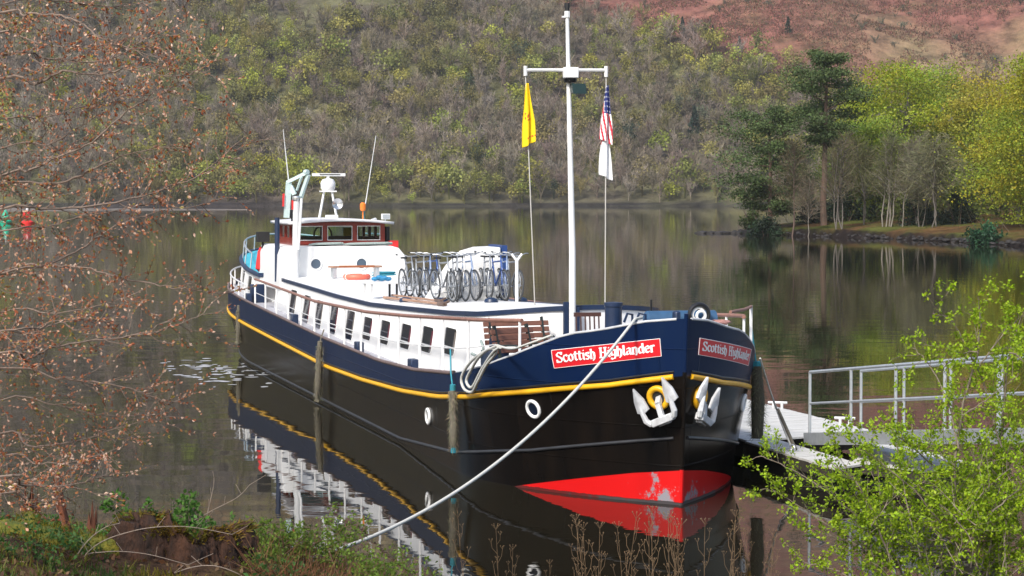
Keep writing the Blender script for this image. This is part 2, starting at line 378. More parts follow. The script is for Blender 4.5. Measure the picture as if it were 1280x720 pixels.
def scatter(name, protos, pts, scl, cols, which):
    Vs, Cs = [], []
    for k, (PV, PC) in enumerate(protos):
        ix = np.where(which == k)[0]
        if not len(ix): continue
        a = rng.uniform(0, 6.28, len(ix)); c, s = np.cos(a), np.sin(a); S = scl[ix][:, None, None]
        sz = S*rng.uniform(.85, 1.2, (len(ix), 1, 1))
        V = np.empty((len(ix),)+PV.shape)
        V[..., 0] = (PV[None, ..., 0]*c[:, None, None]-PV[None, ..., 1]*s[:, None, None])*S+pts[ix, 0][:, None, None]
        V[..., 1] = (PV[None, ..., 0]*s[:, None, None]+PV[None, ..., 1]*c[:, None, None])*S+pts[ix, 1][:, None, None]
        V[..., 2] = PV[None, ..., 2]*sz+pts[ix, 2][:, None, None]
        Vs.append(V.reshape(-1, 4, 3)); Cs.append((cols[ix][:, None, :]*PC[None, :, None]).reshape(-1, 3))
    o = quads_obj(name, np.concatenate(Vs), np.concatenate(Cs), WOODM); return o
def jgrid(x0, x1, y0, y1, st):
    gx, gy = np.meshgrid(np.arange(x0, x1, st), np.arange(y0, y1, st)); gx = gx+rng.uniform(-.5, .5, gx.shape)*st; gy = gy+rng.uniform(-.5, .5, gy.shape)*st
    return gx.ravel(), gy.ravel()
GREY = np.array([[.250, .198, .170], [.275, .228, .195], [.215, .175, .145], [.29, .25, .22], [.25, .185, .165]])
OLIV = np.array([[.175, .170, .040], [.205, .185, .055], [.145, .155, .045], [.22, .18, .065]])
LIME = np.array([[.29, .315, .04], [.25, .30, .05], [.32, .30, .05]])
DARK = np.array([[.035, .06, .035], [.045, .07, .04], [.06, .085, .06]])
def wood_cols(x, y, z):
    n = len(x); u = rng.random(n); f1 = fbm(x*.02, y*.02+3, 51); f2 = fbm(x*.017+7, y*.02, 55)
    pl = np.clip((f1-.5)*2.2+.17, .04, .45); pd = .045*(z < 60); po = np.clip((f2-.5)*1.8+.40, .15, .65)
    kind = np.where(u < pl, 2, np.where(u < pl+pd, 3, np.where(u < pl+pd+po, 1, 0)))
    out = np.empty((n, 3))
    for k, T in enumerate((GREY, OLIV, LIME, DARK)): out[kind == k] = T[rng.integers(0, len(T), (kind == k).sum())]
    mean = np.array([.225, .20, .105]); out = out*1.05+(mean-out)*rng.uniform(0, .55, (n, 1))
    return kind, out*rng.uniform(.72, 1.28, (n, 1))
def wood(name, x, y, q, scale, keep):
    z = hill_z(x, y); d = y-shore_y(x); ok = (d > 1.2) & keep(x, y, z); x, y, z = x[ok], y[ok], z[ok]
    kind, col = wood_cols(x, y, z)
    pr = [proto_twig(q, 6.6, 9), proto_twig(q, 8, 8), proto_twig(int(q*.9), 5.5, 10), proto_leafy(int(q*1.4), 6.5, 9), proto_leafy(int(q*1.4), 8, 8), proto_leafy(q, 5, 7.5), proto_leafy(q, 5.5, 10), proto_leafy(q, 6, 8)]
    wh = np.select([kind == 0, kind == 1, kind == 2], [rng.integers(0, 3, len(x)), np.where(rng.random(len(x)) < .3, rng.integers(0, 3, len(x)), rng.integers(3, 6, len(x))), rng.integers(3, 6, len(x))], rng.integers(6, 8, len(x)))
    return scatter(name, pr, np.stack([x, y, z-.3], 1), scale*rng.choice([.7, .85, 1.0, 1.25], len(x))*rng.uniform(.85, 1.1, len(x)), col, wh)
line = lambda x, y, z: (z < treeline(x)+rng.normal(size=len(x))*5)
bare_left = lambda x, z: ~((x < -48) & (x > -100) & (z > 74+rng.normal(size=len(x))*4))
gx, gy = jgrid(-270, 262, 740, 985, 5.0)
o = wood('hillside_wood', gx, gy, 250, 1.1, lambda x, y, z: line(x, y, z) & bare_left(x, z)); tag(o, 'mixed wood of bare grey and fresh green trees covering the far hillside', 'wood', kind='stuff')
gx, gy = jgrid(-420, 420, 975, 1330, 11.0); k2_ = (gx > -420)
o = wood('hillside_wood', gx, gy, 60, 1.7, lambda x, y, z: z < treeline(x)+95+rng.normal(size=len(x))*40); tag(o, 'thinner wood high up on the far hillside above the main wood', 'wood', kind='stuff')
for a, b in ((-470, -275), (262, 460)):
    gx, gy = jgrid(a, b, 740, 980, 8.0)
    o = wood('hillside_wood', gx, gy, 70, 1.25, line); tag(o, 'far hillside wood continuing along the shore to the ' + ('west' if a < 0 else 'east'), 'wood', kind='stuff')
# scrub on the bracken and along the spit
gx, gy = jgrid(0, 240, 840, 990, 13); zz = hill_z(gx, gy); ok = (zz > treeline(gx)) & (fbm(gx*.03, gy*.03, 71) > .53); gx, gy, zz = gx[ok], gy[ok], zz[ok]
n = len(gx); o = scatter('hillside_scrub', [proto_leafy(120, 5, 4), proto_twig(120, 5, 4)], np.stack([gx, gy, zz-.3], 1), rng.uniform(.5, 1.2, n), np.array([.12, .125, .085])*rng.uniform(.7, 1.3, (n, 1)), rng.integers(0, 2, n))
tag(o, 'low grey-green scrub dotted over the red bracken slope', 'scrub', kind='stuff')
CON = [(812, 58, 0.9), (853, 44, 1.1), (891, 50, 0.9), (924, 62, .8), (985, 42, 1.0), (945, 66, .7), (868, 178, 1.9)]
conp = [proto_conifer(260, 3.6, 7.5) for _ in range(2)]
CL = ['lone dark conifer on bracken, leftmost of the row high on the slope', 'tallest of the small dark conifers standing on the red bracken', 'dark conifer third along the edge of the red bracken',
      'small dark conifer low at the wood edge above the pines', 'dark conifer highest and furthest along the bracken slope', 'smallest dark conifer beside scrub on the bracken edge', 'large dark conifer low in the grey wood near the pines']
for (px, py, sc), lb in zip(CON, CL):
    r_ = ray(px, py); t = 742.0
    for t in np.arange(748, 1200, 1.0):
        p = np.array([0, 0, CH])+r_*(t/r_[1])
        if p[2] < hill_z(np.array([p[0]]), np.array([p[1]]))[0]: break
    V, c = conp[0]; e = quads_obj('conifer', V*sc, np.array([.028, .05, .034])*c[:, None], WOODM, loc=(p[0], p[1], p[2]-.5)); tag(e, lb, 'conifer', 'small conifers on the far slope')
gx = rng.uniform(-170, -88, 16); gy = 604+rng.uniform(-4, 5, 16)
o = scatter('spit_bushes', [proto_twig(160, 6, 5), proto_leafy(140, 6, 5)], np.stack([gx, gy, gx*0+.3], 1), rng.uniform(.7, 1.3, 16), np.array([.13, .115, .06])*rng.uniform(.7, 1.3, (16, 1)), rng.integers(0, 2, 16))
tag(o, 'low bushes growing on the pale sand spit', 'bushes', kind='stuff')
# ------------------------------------------------------------------ wooded headland on the right
front = np.array([(27.2, 260), (28.3, 255.5), (32.4, 243), (39.2, 230), (44, 212), (46.5, 196), (52, 184), (70, 176), (240, 170), (240, 345), (120, 335), (60, 305), (33, 275), (27.2, 260)])
def head_d(x, y):
    best = np.full(x.shape, 1e9); ins = np.zeros(x.shape, bool)
    for (x0, y0), (x1, y1) in zip(front[:-1], front[1:]):
        dx, dy = x1-x0, y1-y0; t = np.clip(((x-x0)*dx+(y-y0)*dy)/(dx*dx+dy*dy), 0, 1)
        best = np.minimum(best, np.hypot(x-x0-dx*t, y-y0-dy*t))
        c = ((y0 > y) != (y1 > y)) & (x < (x1-x0)*(y-y0)/((y1-y0) if y1 != y0 else 1e-9)+x0); ins ^= c
    return np.where(ins, best, -best)
def head_z(x, y):
    d = head_d(x, y)+(fbm(x*.25, y*.25, 81)-.5)*2.0
    return np.where(d < 0, np.maximum(d*.5, -2), .75*np.clip(d/.7, 0, 1)+.10*np.clip(d-.7, 0, 12)+.05*np.maximum(d-12, 0))+(fbm(x*.4, y*.4, 83)-.5)*.5*np.clip(d, 0, 1)
xs = np.linspace(22, 140, 190); ys = np.linspace(168, 330, 220); X, Y = np.meshgrid(xs, ys); Z = head_z(X, Y)
D = head_d(X, Y); n1 = fbm(X*.2, Y*.2, 91); n2 = fbm(X*.6, Y*.6, 92); k = np.clip((n1-.5)*6+.5, 0, 1)[..., None]
C = np.array([.105, .060, .025])*(1-k)+np.array([.085, .095, .022])*k; C = C*(.7+.6*n2[..., None])
e = np.clip((1.5-D)/1.0, 0, 1)[..., None]; C = C*(1-e)+np.array([.016, .012, .011])*(.6+.9*n2[..., None])*e
hb = MB(); hb.grid([[(X[i, j], Y[i, j], Z[i, j]) for j in range(len(xs))] for i in range(len(ys))])
ho = hb.build('headland', groundmat('headland_ground', .8, .5, 1.5), norm=False, smooth=180)
ca = ho.data.color_attributes.new('Col', 'FLOAT_COLOR', 'POINT'); cc = np.ones((X.size, 4), np.float32); cc[:, :3] = C.reshape(-1, 3); ca.data.foreach_set('color', cc.ravel())
tag(ho, kind='structure')
PINEBARK = mat('pine_bark', (.17, .10, .07), .9, col2=(.09, .065, .05), vscale=1.2, bump=.05, bscale=3)
GREYBARK = mat('grey_bark', (.15, .13, .11), .9, col2=(.10, .09, .08), vscale=2, bump=.03, bscale=4)
PALEBARK = mat('pale_birch_bark', (.25, .225, .19), .85, col2=(.15, .13, .11), vscale=1.5, bump=.01, bscale=6)
BROWNBARK = mat('brown_bark', (.16, .105, .085), .9, col2=(.08, .055, .045), vscale=2, bump=.03, bscale=4)
def ground_at(px, Y):
    x = (px-640)/F*Y*math.cos(0)/1.0
    return np.array([x, Y, float(head_z(np.array([x]), np.array([Y]))[0])])
def trunk_poly(base, h, lean=(0, 0), wob=.03, k=8):
    t = np.linspace(0, 1, k); P = np.zeros((k, 3)); P[:, 2] = t*h; P[:, 0] = lean[0]*t*h+np.cumsum(rng.normal(size=k))*wob*h/k*2; P[:, 1] = lean[1]*t*h+np.cumsum(rng.normal(size=k))*wob*h/k*2
    P[0, :2] = 0; return P
def pine(base, h, w, label, bare, nlimb=26, leanx=0.0):
    root = empty('pine_tree', base, 0, label, 'pine', 'tall pines on the headland')
    T = trunk_poly(base, h*.96, (leanx, 0), .02); tb = MB(); tb.tube(T, np.linspace(h*.021, h*.006, len(T)), 8)
    Pn, Ln = [], []
    for i in range(nlimb):
        f = bare+(1-bare)*((i+.5)/nlimb); z = f*h; c = np.array([np.interp(z, T[:, 2], T[:, q]) for q in range(3)])
        prof = math.sin(math.pi*min(1, max(0, (1-(f-bare)/(1-bare))*.80+.12)))**.8
        L = w*.5*prof*rng.uniform(.5, 1.2); a = i*2.4+rng.uniform(-.5, .5); droop = rng.uniform(-.15, .40)
        tip = c+np.array([math.cos(a)*L, math.sin(a)*L, L*droop]); mid = (c+tip)/2+np.array([0, 0, -.06*L]); tb.tube([c-[0, 0, .02*h], mid, tip], [h*.005, h*.0035, h*.0015], 5)
        for t in np.linspace(.35, 1.0, 5):
            q = c+(tip-c)*t; r0 = (.35+.5*t)*L*.33+.38; k = int(100+120*t)
            P = q+rng.normal(size=(k, 3))*np.array([r0*.60, r0*.60, r0*.30])+np.array([0, 0, r0*.12]); Pn.append(P); Ln.append(np.full(k, rng.uniform(.65, 1.35)))
    tb.build('trunk', PINEBARK, root)
    P = np.concatenate(Pn); Lm = np.concatenate(Ln)
    quads_obj('crown', leaves(P, .30, up=1.0, aspect=.5), jit((.075, .112, .036), len(P), .25)*Lm[:, None], NEEDLE, root); return root
pine(ground_at(1030, 247), 19.6, 8.6, 'tallest dark green pine with layered crown and bare lower trunk', .45, 24)
pine(ground_at(962, 250), 14.6, 11.5, 'shorter broad pine at the tip of the headland, flat spreading branches', .16, 25)
def broad(base, h, w, label, cat, col, n=9000, size=.34, zlo=.15, bark=None, nst=1, droop=0.0, name='beech_tree', group='fresh green beeches on the headland', flat=.8, asp=.7, up=.7, clumps=70, gaps=.9):
    root = empty(name, base, 0, label, cat, group); tb = MB(); tips = []
    for s in range(nst):
        T = trunk_poly(base, h*.8, (rng.uniform(-.06, .06), 0), .03); tb.tube(T, np.linspace(h*.02, h*.005, len(T)), 7)
        for i in range(16):
            f = rng.uniform(.25, 1); c = T[0]+(T[-1]-T[0])*f; a = i*2.4; L = w*.45*rng.uniform(.5, 1)*(1.15-f*.6)
            tip = c+np.array([math.cos(a)*L, math.sin(a)*L, L*rng.uniform(.2, .7)]); tb.tube([c, (c+tip)/2+[0, 0, .08*L], tip], [h*.006, h*.004, h*.0015], 4); tips.append(tip)
    tb.build('trunk', bark or GREYBARK, root)
    n = int(n*1.9); size = size*.72
    cs = rng.normal(size=(clumps, 3)); cs = unit(cs)*rng.uniform(.45, 1, (clumps, 1))**.6; cs[:, 2] = cs[:, 2]*.5+.5
    rad = np.sqrt(np.clip(1-(cs[:, 2]-.45)**2*2.2, .1, 1))
    cen = np.stack([cs[:, 0]*w*.46*rad, cs[:, 1]*w*.46*rad, (zlo+(1-zlo)*cs[:, 2])*h*.94], 1)
    i = rng.integers(0, clumps, n); r0 = w*.085*rng.uniform(.6, 1.5, clumps)[i][:, None]
    P = cen[i]+rng.normal(size=(n, 3))*r0*np.array([1.15, 1.15, .55*flat]); 
    if droop: P[:, 2] -= droop*np.hypot(P[:, 0]-cen[i][:, 0]*.6, P[:, 1]-cen[i][:, 1]*.6)
    P[:, 2] = np.maximum(P[:, 2], .15)
    sh = rng.uniform(.70, 1.25, clumps)[i]; hue = rng.uniform(-1, 1, clumps)[i]
    c = jit(col, n, .18)*sh[:, None]; c[:, 0] *= 1+.22*hue; c[:, 2] *= 1-.2*hue
    quads_obj('crown', leaves(P, size, up=up, aspect=asp), c, LEAF, root); return root
G1 = (.31, .37, .03)
broad(ground_at(1120, 268), 20.3, 15, 'bright yellow-green beech rising behind the tall pine', 'beech', G1, 13000, .40)
broad(ground_at(1178, 275), 20.6, 13, 'lime green beech in the middle of the headland crowns', 'beech', (.29, .33, .035), 11000, .40)
broad(ground_at(1228, 262), 17.0, 14, 'olive-tinged beech behind the drooping one at the headland edge', 'beech', (.33, .32, .045), 10000, .38)
broad(ground_at(1085, 258), 13.5, 9, 'pale green young beech behind the bare birch trunks', 'beech', (.25, .32, .035), 7000, .34, zlo=.02)
broad(ground_at(1315, 214), 19.5, 15.5, 'large drooping yellow-green beech leaning over the water', 'beech', (.315, .33, .026), 26000, .34, zlo=.02, droop=.28, flat=.7, clumps=130)
broad(ground_at(1272, 230), 15.5, 9, 'golden green beech right beside the large drooping one', 'beech', (.30, .29, .035), 10000, .34, zlo=.1, droop=.2, flat=.7, clumps=80)
broad(ground_at(1375, 240), 21, 17, 'tall beech at the back of the headland by its far edge', 'beech', (.34, .37, .03), 12000, .42)
broad(ground_at(1160, 252), 9.5, 9, 'low fresh green tree filling the space behind the silvery willow', 'tree', (.19, .24, .035), 7000, .32, zlo=.0, name='broadleaf_tree')
broad(ground_at(1062, 262), 11.5, 8, 'mid green tree directly behind the trunk of the tallest pine', 'tree', (.13, .17, .035), 7000, .32, zlo=.0, name='broadleaf_tree')
def bare(px, Y, h, w, label, cat, col, n=1400, ns=3, bark=None, name='birch_tree', group='bare slender trees on the headland shore', pend=0.0):
    base = ground_at(px, Y); root = empty(name, base, 0, label, cat, group); tb = MB(); P0_, D0_ = [], []
    for s in range(ns):
        T = trunk_poly(base, h*rng.uniform(.75, .95), (rng.uniform(-.10, .10), rng.uniform(-.06, .06)), .05); T[:, 0] += rng.uniform(-.5, .5)*(ns > 1); T[:, 1] += rng.uniform(-.4, .4)*(ns > 1)
        tb.tube(T, np.linspace(h*.008, h*.002, len(T)), 6)
        m = n//ns; f = rng.uniform(.28, 1, m); q = np.stack([np.interp(f, np.linspace(0, 1, len(T)), T[:, k]) for k in range(3)], 1)
        a = rng.uniform(0, 6.28, m); L = w*.5*rng.uniform(.05, 1, m)*(1.2-f); q = q+np.stack([np.cos(a)*L, np.sin(a)*L, L*.8], 1)
        P0_.append(q); D0_.append(np.stack([np.cos(a), np.sin(a), .9-2*pend+rng.normal(size=m)*.5], 1)+rng.normal(size=(m, 3))*.5)
        for i in range(14):
            f = rng.uniform(.3, .95); c = np.array([np.interp(f, np.linspace(0, 1, len(T)), T[:, k]) for k in range(3)]); a = rng.uniform(0, 6.28); L = w*.5*(1.2-f)*rng.uniform(.5, 1)
            tb.tube([c, c+np.array([math.cos(a)*L*.5, math.sin(a)*L*.5, L*.5]), c+np.array([math.cos(a)*L, math.sin(a)*L, L*.85])], [h*.004, h*.003, h*.001], 4)
    tb.build('trunk', bark or GREYBARK, root)
    P = np.concatenate(P0_); D_ = np.concatenate(D0_); k = len(P)
    V = slivers(P, D_, rng.uniform(.5, 1.3, k), rng.uniform(.035, .08, k)); c = jit(col, k, .25)
    quads_obj('twigs', V, c, WOODM, root); return root
bare(990, 243, 12.5, 6, 'thick brown trunked tree with bare twigs right of the dark evergreen bush', 'tree', (.12, .10, .06), 1100, 1, BROWNBARK, 'broadleaf_tree')
bare(1009, 240, 7, 4, 'leaning white stemmed birch beside the thick brown trunk', 'birch', (.17, .14, .10), 600, 1, PALEBARK)
bare(1048, 238, 11, 5, 'clump of grey stems in front of the tallest pine', 'tree', (.14, .12, .075), 1200, 4, GREYBARK, 'broadleaf_tree')
bare(1108, 236, 10.5, 5.5, 'clump of pale slender stems in the middle of the shore', 'birch', (.14, .14, .07), 1500, 5, PALEBARK)
bare(1080, 243, 10, 7, 'fine twigged tree between the two clumps of stems', 'tree', (.15, .145, .07), 1500, 2, GREYBARK, 'broadleaf_tree')
bare(1128, 234, 9.5, 4, 'single straight pale trunk right of the middle stem clump', 'birch', (.19, .17, .12), 700, 1, PALEBARK)
bare(1142, 236, 10.5, 5, 'pair of thin pale stems near the silvery willow', 'birch', (.19, .17, .11), 900, 2, PALEBARK)
bare(1168, 228, 10.8, 9.5, 'silvery grey willow with drooping catkin twigs', 'willow', (.185, .18, .10), 2400, 3, GREYBARK, 'willow_tree', 'silvery willows on the headland', .5)
bare(1148, 232, 8.0, 6, 'smaller silvery willow by the pale stems', 'willow', (.17, .165, .10), 1600, 2, GREYBARK, 'willow_tree', 'silvery willows on the headland', .5)
def bush(px, Y, w, h, label, col, n=2600):
    b = ground_at(px, Y); root = empty('evergreen_bush', b, 0, label, 'bush', 'evergreen bushes on the headland'); tb = MB()
    for a in np.arange(5)*1.25: tb.tube([(0, 0, -.2), (math.cos(a)*w*.15, math.sin(a)*w*.15, h*.4), (math.cos(a)*w*.3, math.sin(a)*w*.3, h*.7)], [.08, .05, .02], 5)
    tb.build('stems', BROWNBARK, root)
    k = 26; cs = unit(rng.normal(size=(k, 3)))*rng.uniform(.4, 1, (k, 1)); cs[:, 2] = np.abs(cs[:, 2]); i = rng.integers(0, k, n)
    P = cs[i]*np.array([w*.42, w*.42, h*.8])+rng.normal(size=(n, 3))*w*.07; P[:, 2] = np.maximum(P[:, 2], -.3)
    quads_obj('foliage', leaves(P, .30, .6, .6), jit(col, n, .3)*rng.uniform(.6, 1.3, k)[i][:, None], LEAF, root)
bush(958, 247, 5.2, 4.2, 'dark green rounded evergreen bush at the headland tip', (.03, .055, .028), 3200)
bush(1228, 205, 4.6, 2.9, 'blue-green evergreen bush overhanging the water below the drooping beech', (.035, .10, .045), 2600)
bush(1150, 236, 6, 4.4, 'dark evergreen bush in shade behind the silvery willow', (.03, .05, .028), 2200)
bush(1195, 232, 5, 4, 'dark evergreen bush beside the trunk of the drooping beech', (.03, .05, .028), 2200)
bush(1060, 252, 7, 4, 'dark evergreen bush behind the grey stem clump', (.032, .055, .028), 2200)
bush(1020, 254, 6, 3.4, 'dark evergreen bush behind the white stemmed birch', (.032, .055, .03), 2000)
bush(938, 258, 3.4, 3.0, 'light green low bush at the very tip of the headland', (.10, .14, .04), 1200)
# brushwood and stones on the headland
gx, gy = rng.uniform(28, 100, 900), rng.uniform(180, 300, 900); dd = head_d(gx, gy); ok = (dd > 3); gx, gy = gx[ok], gy[ok]; n = len(gx)
V = slivers(np.stack([gx, gy, head_z(gx, gy)], 1), rng.normal(size=(n, 3))*.35+[0, 0, 1], rng.uniform(.6, 3.0, n), rng.uniform(.04, .1, n))
tag(quads_obj('undergrowth', V, jit((.14, .12, .08), n, .4), WOODM), 'thin brushwood under the headland trees', 'undergrowth', kind='stuff')
rk = MB()
for i in range(60):
    t = rng.uniform(0, 1); x = 22.2+6*t; y = 259-1.5*t
    rk.ball((x+rng.normal()*.3, y+rng.normal()*.6, .05), rng.uniform(.12, .42), (1.3, 1, .7), 6)
for i in range(260):
    j = rng.integers(0, 6); t = rng.random(); p = front[j]*(1-t)+front[j+1]*t; rk.ball((p[0]+rng.normal()*.4, p[1]+rng.normal()*.3-.3, rng.uniform(0, .4)), rng.uniform(.08, .26), (1.4, 1, .6), 6)
tag(rk.build('shore_stones', mat('wet_stone', (.045, .04, .04), .7, var=.7, vscale=.9), smooth=60), 'dark stones along the headland waterline and its low spit', 'stones', kind='stuff')
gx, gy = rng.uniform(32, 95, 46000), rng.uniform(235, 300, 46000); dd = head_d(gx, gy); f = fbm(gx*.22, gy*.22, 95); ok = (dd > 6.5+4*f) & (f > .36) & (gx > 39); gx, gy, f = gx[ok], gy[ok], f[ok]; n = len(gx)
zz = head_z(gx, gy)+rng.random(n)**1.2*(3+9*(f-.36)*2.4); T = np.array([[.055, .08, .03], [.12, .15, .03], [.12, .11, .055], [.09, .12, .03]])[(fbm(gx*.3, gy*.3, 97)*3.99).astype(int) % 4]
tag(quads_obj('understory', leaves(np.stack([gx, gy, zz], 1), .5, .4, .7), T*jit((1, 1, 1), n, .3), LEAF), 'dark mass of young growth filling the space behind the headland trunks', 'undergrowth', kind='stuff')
n = 110000; gx = rng.uniform(0, 230, n); gy = rng.uniform(840, 1010, n); zz = hill_z(gx, gy); ok = (zz > treeline(gx)-6) & (fbm(gx*.08, gy*.08, 73) > .38); gx, gy, zz = gx[ok], gy[ok], zz[ok]; n = len(gx)
T = np.array([[.22, .085, .070], [.15, .058, .048], [.25, .12, .075], [.15, .12, .06], [.10, .09, .05]])[rng.integers(0, 5, n)]
tag(quads_obj('bracken', slivers(np.stack([gx, gy, zz], 1), rng.normal(size=(n, 3))*.7+[0, 0, .6], rng.uniform(.5, 1.4, n), rng.uniform(.2, .5, n)), T*jit((1, 1, 1), n, .3), WOODM), 'red dead bracken on the upper far slope', 'bracken', kind='stuff')
# navigation buoys
def buoy(px, py, zt, m, label):
    p = atz(px, py, 0.0); e = empty('navigation_buoy', p, 0, label, 'buoy', 'navigation buoys')
    b = MB(); b.lathe([(.15, -.4), (.85, -.35), (.95, 0), (.95, .35), (.75, .5), (.3, .55)], n=14); b.build('float', m, e)
    b = MB()
    for a in range(4): b.tube([(.6*math.cos(a*1.57), .6*math.sin(a*1.57), .5), (.16*math.cos(a*1.57), .16*math.sin(a*1.57), 2.0)], .05, 5)
    b.build('lattice', m, e)
    b = MB()
    if zt: b.lathe([(.6, 1.0), (.68, 1.1), (.66, 1.9), (.3, 2.0)], n=12)
    else: b.lathe([(.72, .9), (.4, 1.6), (.12, 2.15)], n=12)
    b.build('daymark', m, e); b = MB(); b.lathe([(.14, 2.0), (.16, 2.3), (.1, 2.45)], n=8); b.build('lantern', WHITE, e)
buoy(34, 280, 1, mat('red_buoy_paint', (.75, .03, .025), .5, var=.15), 'red navigation buoy floating beyond the budding branches')
buoy(7, 279, 0, mat('green_buoy_paint', (.01, .38, .22), .5, var=.15), 'green navigation buoy floating beside the red one')
# ================================================================== THE BARGE
def itp(s, pts): return float(np.interp(s, [p[0] for p in pts], [p[1] for p in pts]))
GUN = [(-.33, 3.02), (.4, 2.90), (.9, 2.74), (1.3, 2.66), (1.7, 2.47), (2.2, 2.26), (3.0, 2.01), (4.0, 1.85), (5.1, 1.73), (8, 1.56), (11.3, 1.49), (17.6, 1.56), (25, 1.73), (34.5, 1.95), (39.6, 2.15)]
STR = [(-.26, 2.13), (.8, 1.86), (2.1, 1.65), (3.8, 1.42), (6, 1.22), (9, 1.06), (13, .95), (17, .91), (24, 1.04), (34, 1.24), (39.6, 1.5)]
RUB = [(-.2, 1.12), (2.2, .67), (4.9, .33), (9.5, .08), (30, .08), (39, .3)]
REDZ = [(-.15, .58), (.6, .46), (2.6, .03), (4, -.3)]
def s0(z): return -.10-.075*z
def lat(s, z):
    w = min(max(z/2.0, 0), 1.25); B = 2.4+.1*min(w, 1); L = 5.0-1.0*min(w, 1.15)
    u = min(max((s-s0(z))/L, 0), 1); b = B*(1-(1-u)**2)
    if s > 27:
        zs = itp(s, STR)
        e = 39.6 if z >= zs else (39.6-3.4*(1-max(z, 0)/zs)**.8 if z >= 0 else 36.2+z*3)
        v = min(max((s-27)/(e-27), 0), 1); b *= max(0, 1-v**3.4)**.5
    return b
ST = sorted(set(list(np.round(np.concatenate([[.05, .1], np.linspace(0, 5.2, 27), np.linspace(5.8, 27, 30), np.linspace(27.8, 36, 16), np.linspace(36.3, 39.6, 20)]), 3))))
def stpt(s, z, side, off=0.0):
    """a point of the hull side; stations near the stem follow its rake"""
    sa = s+s0(z)*max(0, 1-s/3.0)
    return (sa, side*(lat(sa, z)+off), z)
barge = onship('passenger_barge', 0, 0, 0, 0, 'navy and black passenger barge with white cabins, red waterline and yellow rubbing strake', 'barge')
def hullpart(name, zfun0, zfun1, n, m, off=0.0, smin=0, smax=99):
    b = MB()
    for side in (1, -1):
        rows = []
        for s in ST:
            if not smin <= s <= smax: continue
            z0, z1 = zfun0(s), zfun1(s); rows.append([stpt(s, z0+(z1-z0)*i/n, side, off) for i in range(n+1)])
        b.grid(rows)
    return b.build(name, m, barge, smooth=50, norm=False)
redz = lambda s: max(itp(s, REDZ), -1.0) if s < 3.4 else -1.0
hullpart('hull', redz, lambda s: itp(s, STR), 8, HBLACK)
def red_mat():
    m = mat('red_antifouling', (.62, .006, .006), .35)
    N = m.node_tree.nodes; L = m.node_tree.links; b = N['Principled BSDF']; tc = N.new('ShaderNodeTexCoord')
    n = N.new('ShaderNodeTexNoise'); n.inputs['Scale'].default_value = 3.6; n.inputs['Detail'].default_value = 12; n.inputs['Roughness'].default_value = .78
    L.new(tc.outputs['Object'], n.inputs['Vector'])
    sx = N.new('ShaderNodeSeparateXYZ'); L.new(tc.outputs['Object'], sx.inputs[0])
    def mth(op, *a):
        q = N.new('ShaderNodeMath'); q.operation = op
        for i, x in enumerate(a):
            if isinstance(x, (int, float)): q.inputs[i].default_value = x
            else: L.new(x, q.inputs[i])
        return q.outputs[0]
    # scraped bare where the stem takes the ground: within 1.1 m of the stem, low down
    near = mth('SUBTRACT', 1.0, mth('MULTIPLY', mth('ABSOLUTE', mth('SUBTRACT', sx.outputs['X'], .12)), 1.15))
    low = mth('SUBTRACT', .62, mth('MULTIPLY', sx.outputs['Z'], 1.25))
    k = mth('ADD', n.outputs['Fac'], mth('MULTIPLY', mth('ADD', near, low), .155))
    line = mth('MULTIPLY', mth('LESS_THAN', sx.outputs['Z'], mth('MULTIPLY', n.outputs['Fac'], .075)), .5)
    k = mth('ADD', k, mth('MULTIPLY', line, .35))
    r = N.new('ShaderNodeValToRGB'); r.color_ramp.elements[0].position = .715; r.color_ramp.elements[1].position = .765
    r.color_ramp.elements[0].color = (.62, .006, .006, 1); r.color_ramp.elements[1].color = (.27, .26, .285, 1)
    L.new(k, r.inputs[0])
    wet = mth('LESS_THAN', sx.outputs['Z'], mth('ADD', .012, mth('MULTIPLY', n.outputs['Fac'], .07)))
    mx = N.new('ShaderNodeMix'); mx.data_type = 'RGBA'; mx.inputs[7].default_value = (.018, .012, .010, 1)
    L.new(mth('MULTIPLY', wet, .85), mx.inputs[0]); L.new(r.outputs[0], mx.inputs[6]); L.new(mx.outputs[2], b.inputs['Base Color']); return m
hullpart('waterline_paint', lambda s: -.9, redz, 6, red_mat(), 0.0, 0, 3.4)
hullpart('bulwark', lambda s: itp(s, STR), lambda s: itp(s, GUN), 5, NAVY)
b = MB()                                             # inner face of the bow bulwark, 5 cm inside
for side in (1, -1): b.grid([[stpt(s, z, side, -.05) for z in (itp(s, GUN)-.02, itp(s, GUN)-.5, 1.5)] for s in ST if .1 <= s < 5.6])
b.build('bulwark_lining', OFFW, barge, norm=False)
def rail_along(name, zf, r, m, s_a, s_b, off, n=8, dz=0.0, both=True):
    b = MB()
    for side in ((1, -1) if both else (1,)):
        b.tube([np.array(stpt(s, zf(s), side, off))+[0, 0, dz] for s in ST if s_a <= s <= s_b], r, n)
    return b.build(name, m, barge, smooth=60)
rail_along('rubbing_strake', lambda s: itp(s, STR), .046, YEL, 0.06, 99, .015)
rail_along('strake_bead', lambda s: itp(s, STR)+.085, .018, BLKP, 0.06, 99, .008)
rail_along('rubbing_bar', lambda s: itp(s, RUB), .03, mat('scuffed_black_bar', (.035, .036, .04), .4, var=.5, vscale=3), 0.06, 99, .0)
rail_along('gunwale_capping', lambda s: itp(s, GUN), .022, mat('pale_capping', (.55, .56, .58), .5, var=.3), 0.06, 4.6, -.02)
rail_along('gunwale_capping', lambda s: itp(s, GUN), .038, mat('brown_capping', (.17, .12, .11), .6, var=.4), 4.7, 99, -.02)
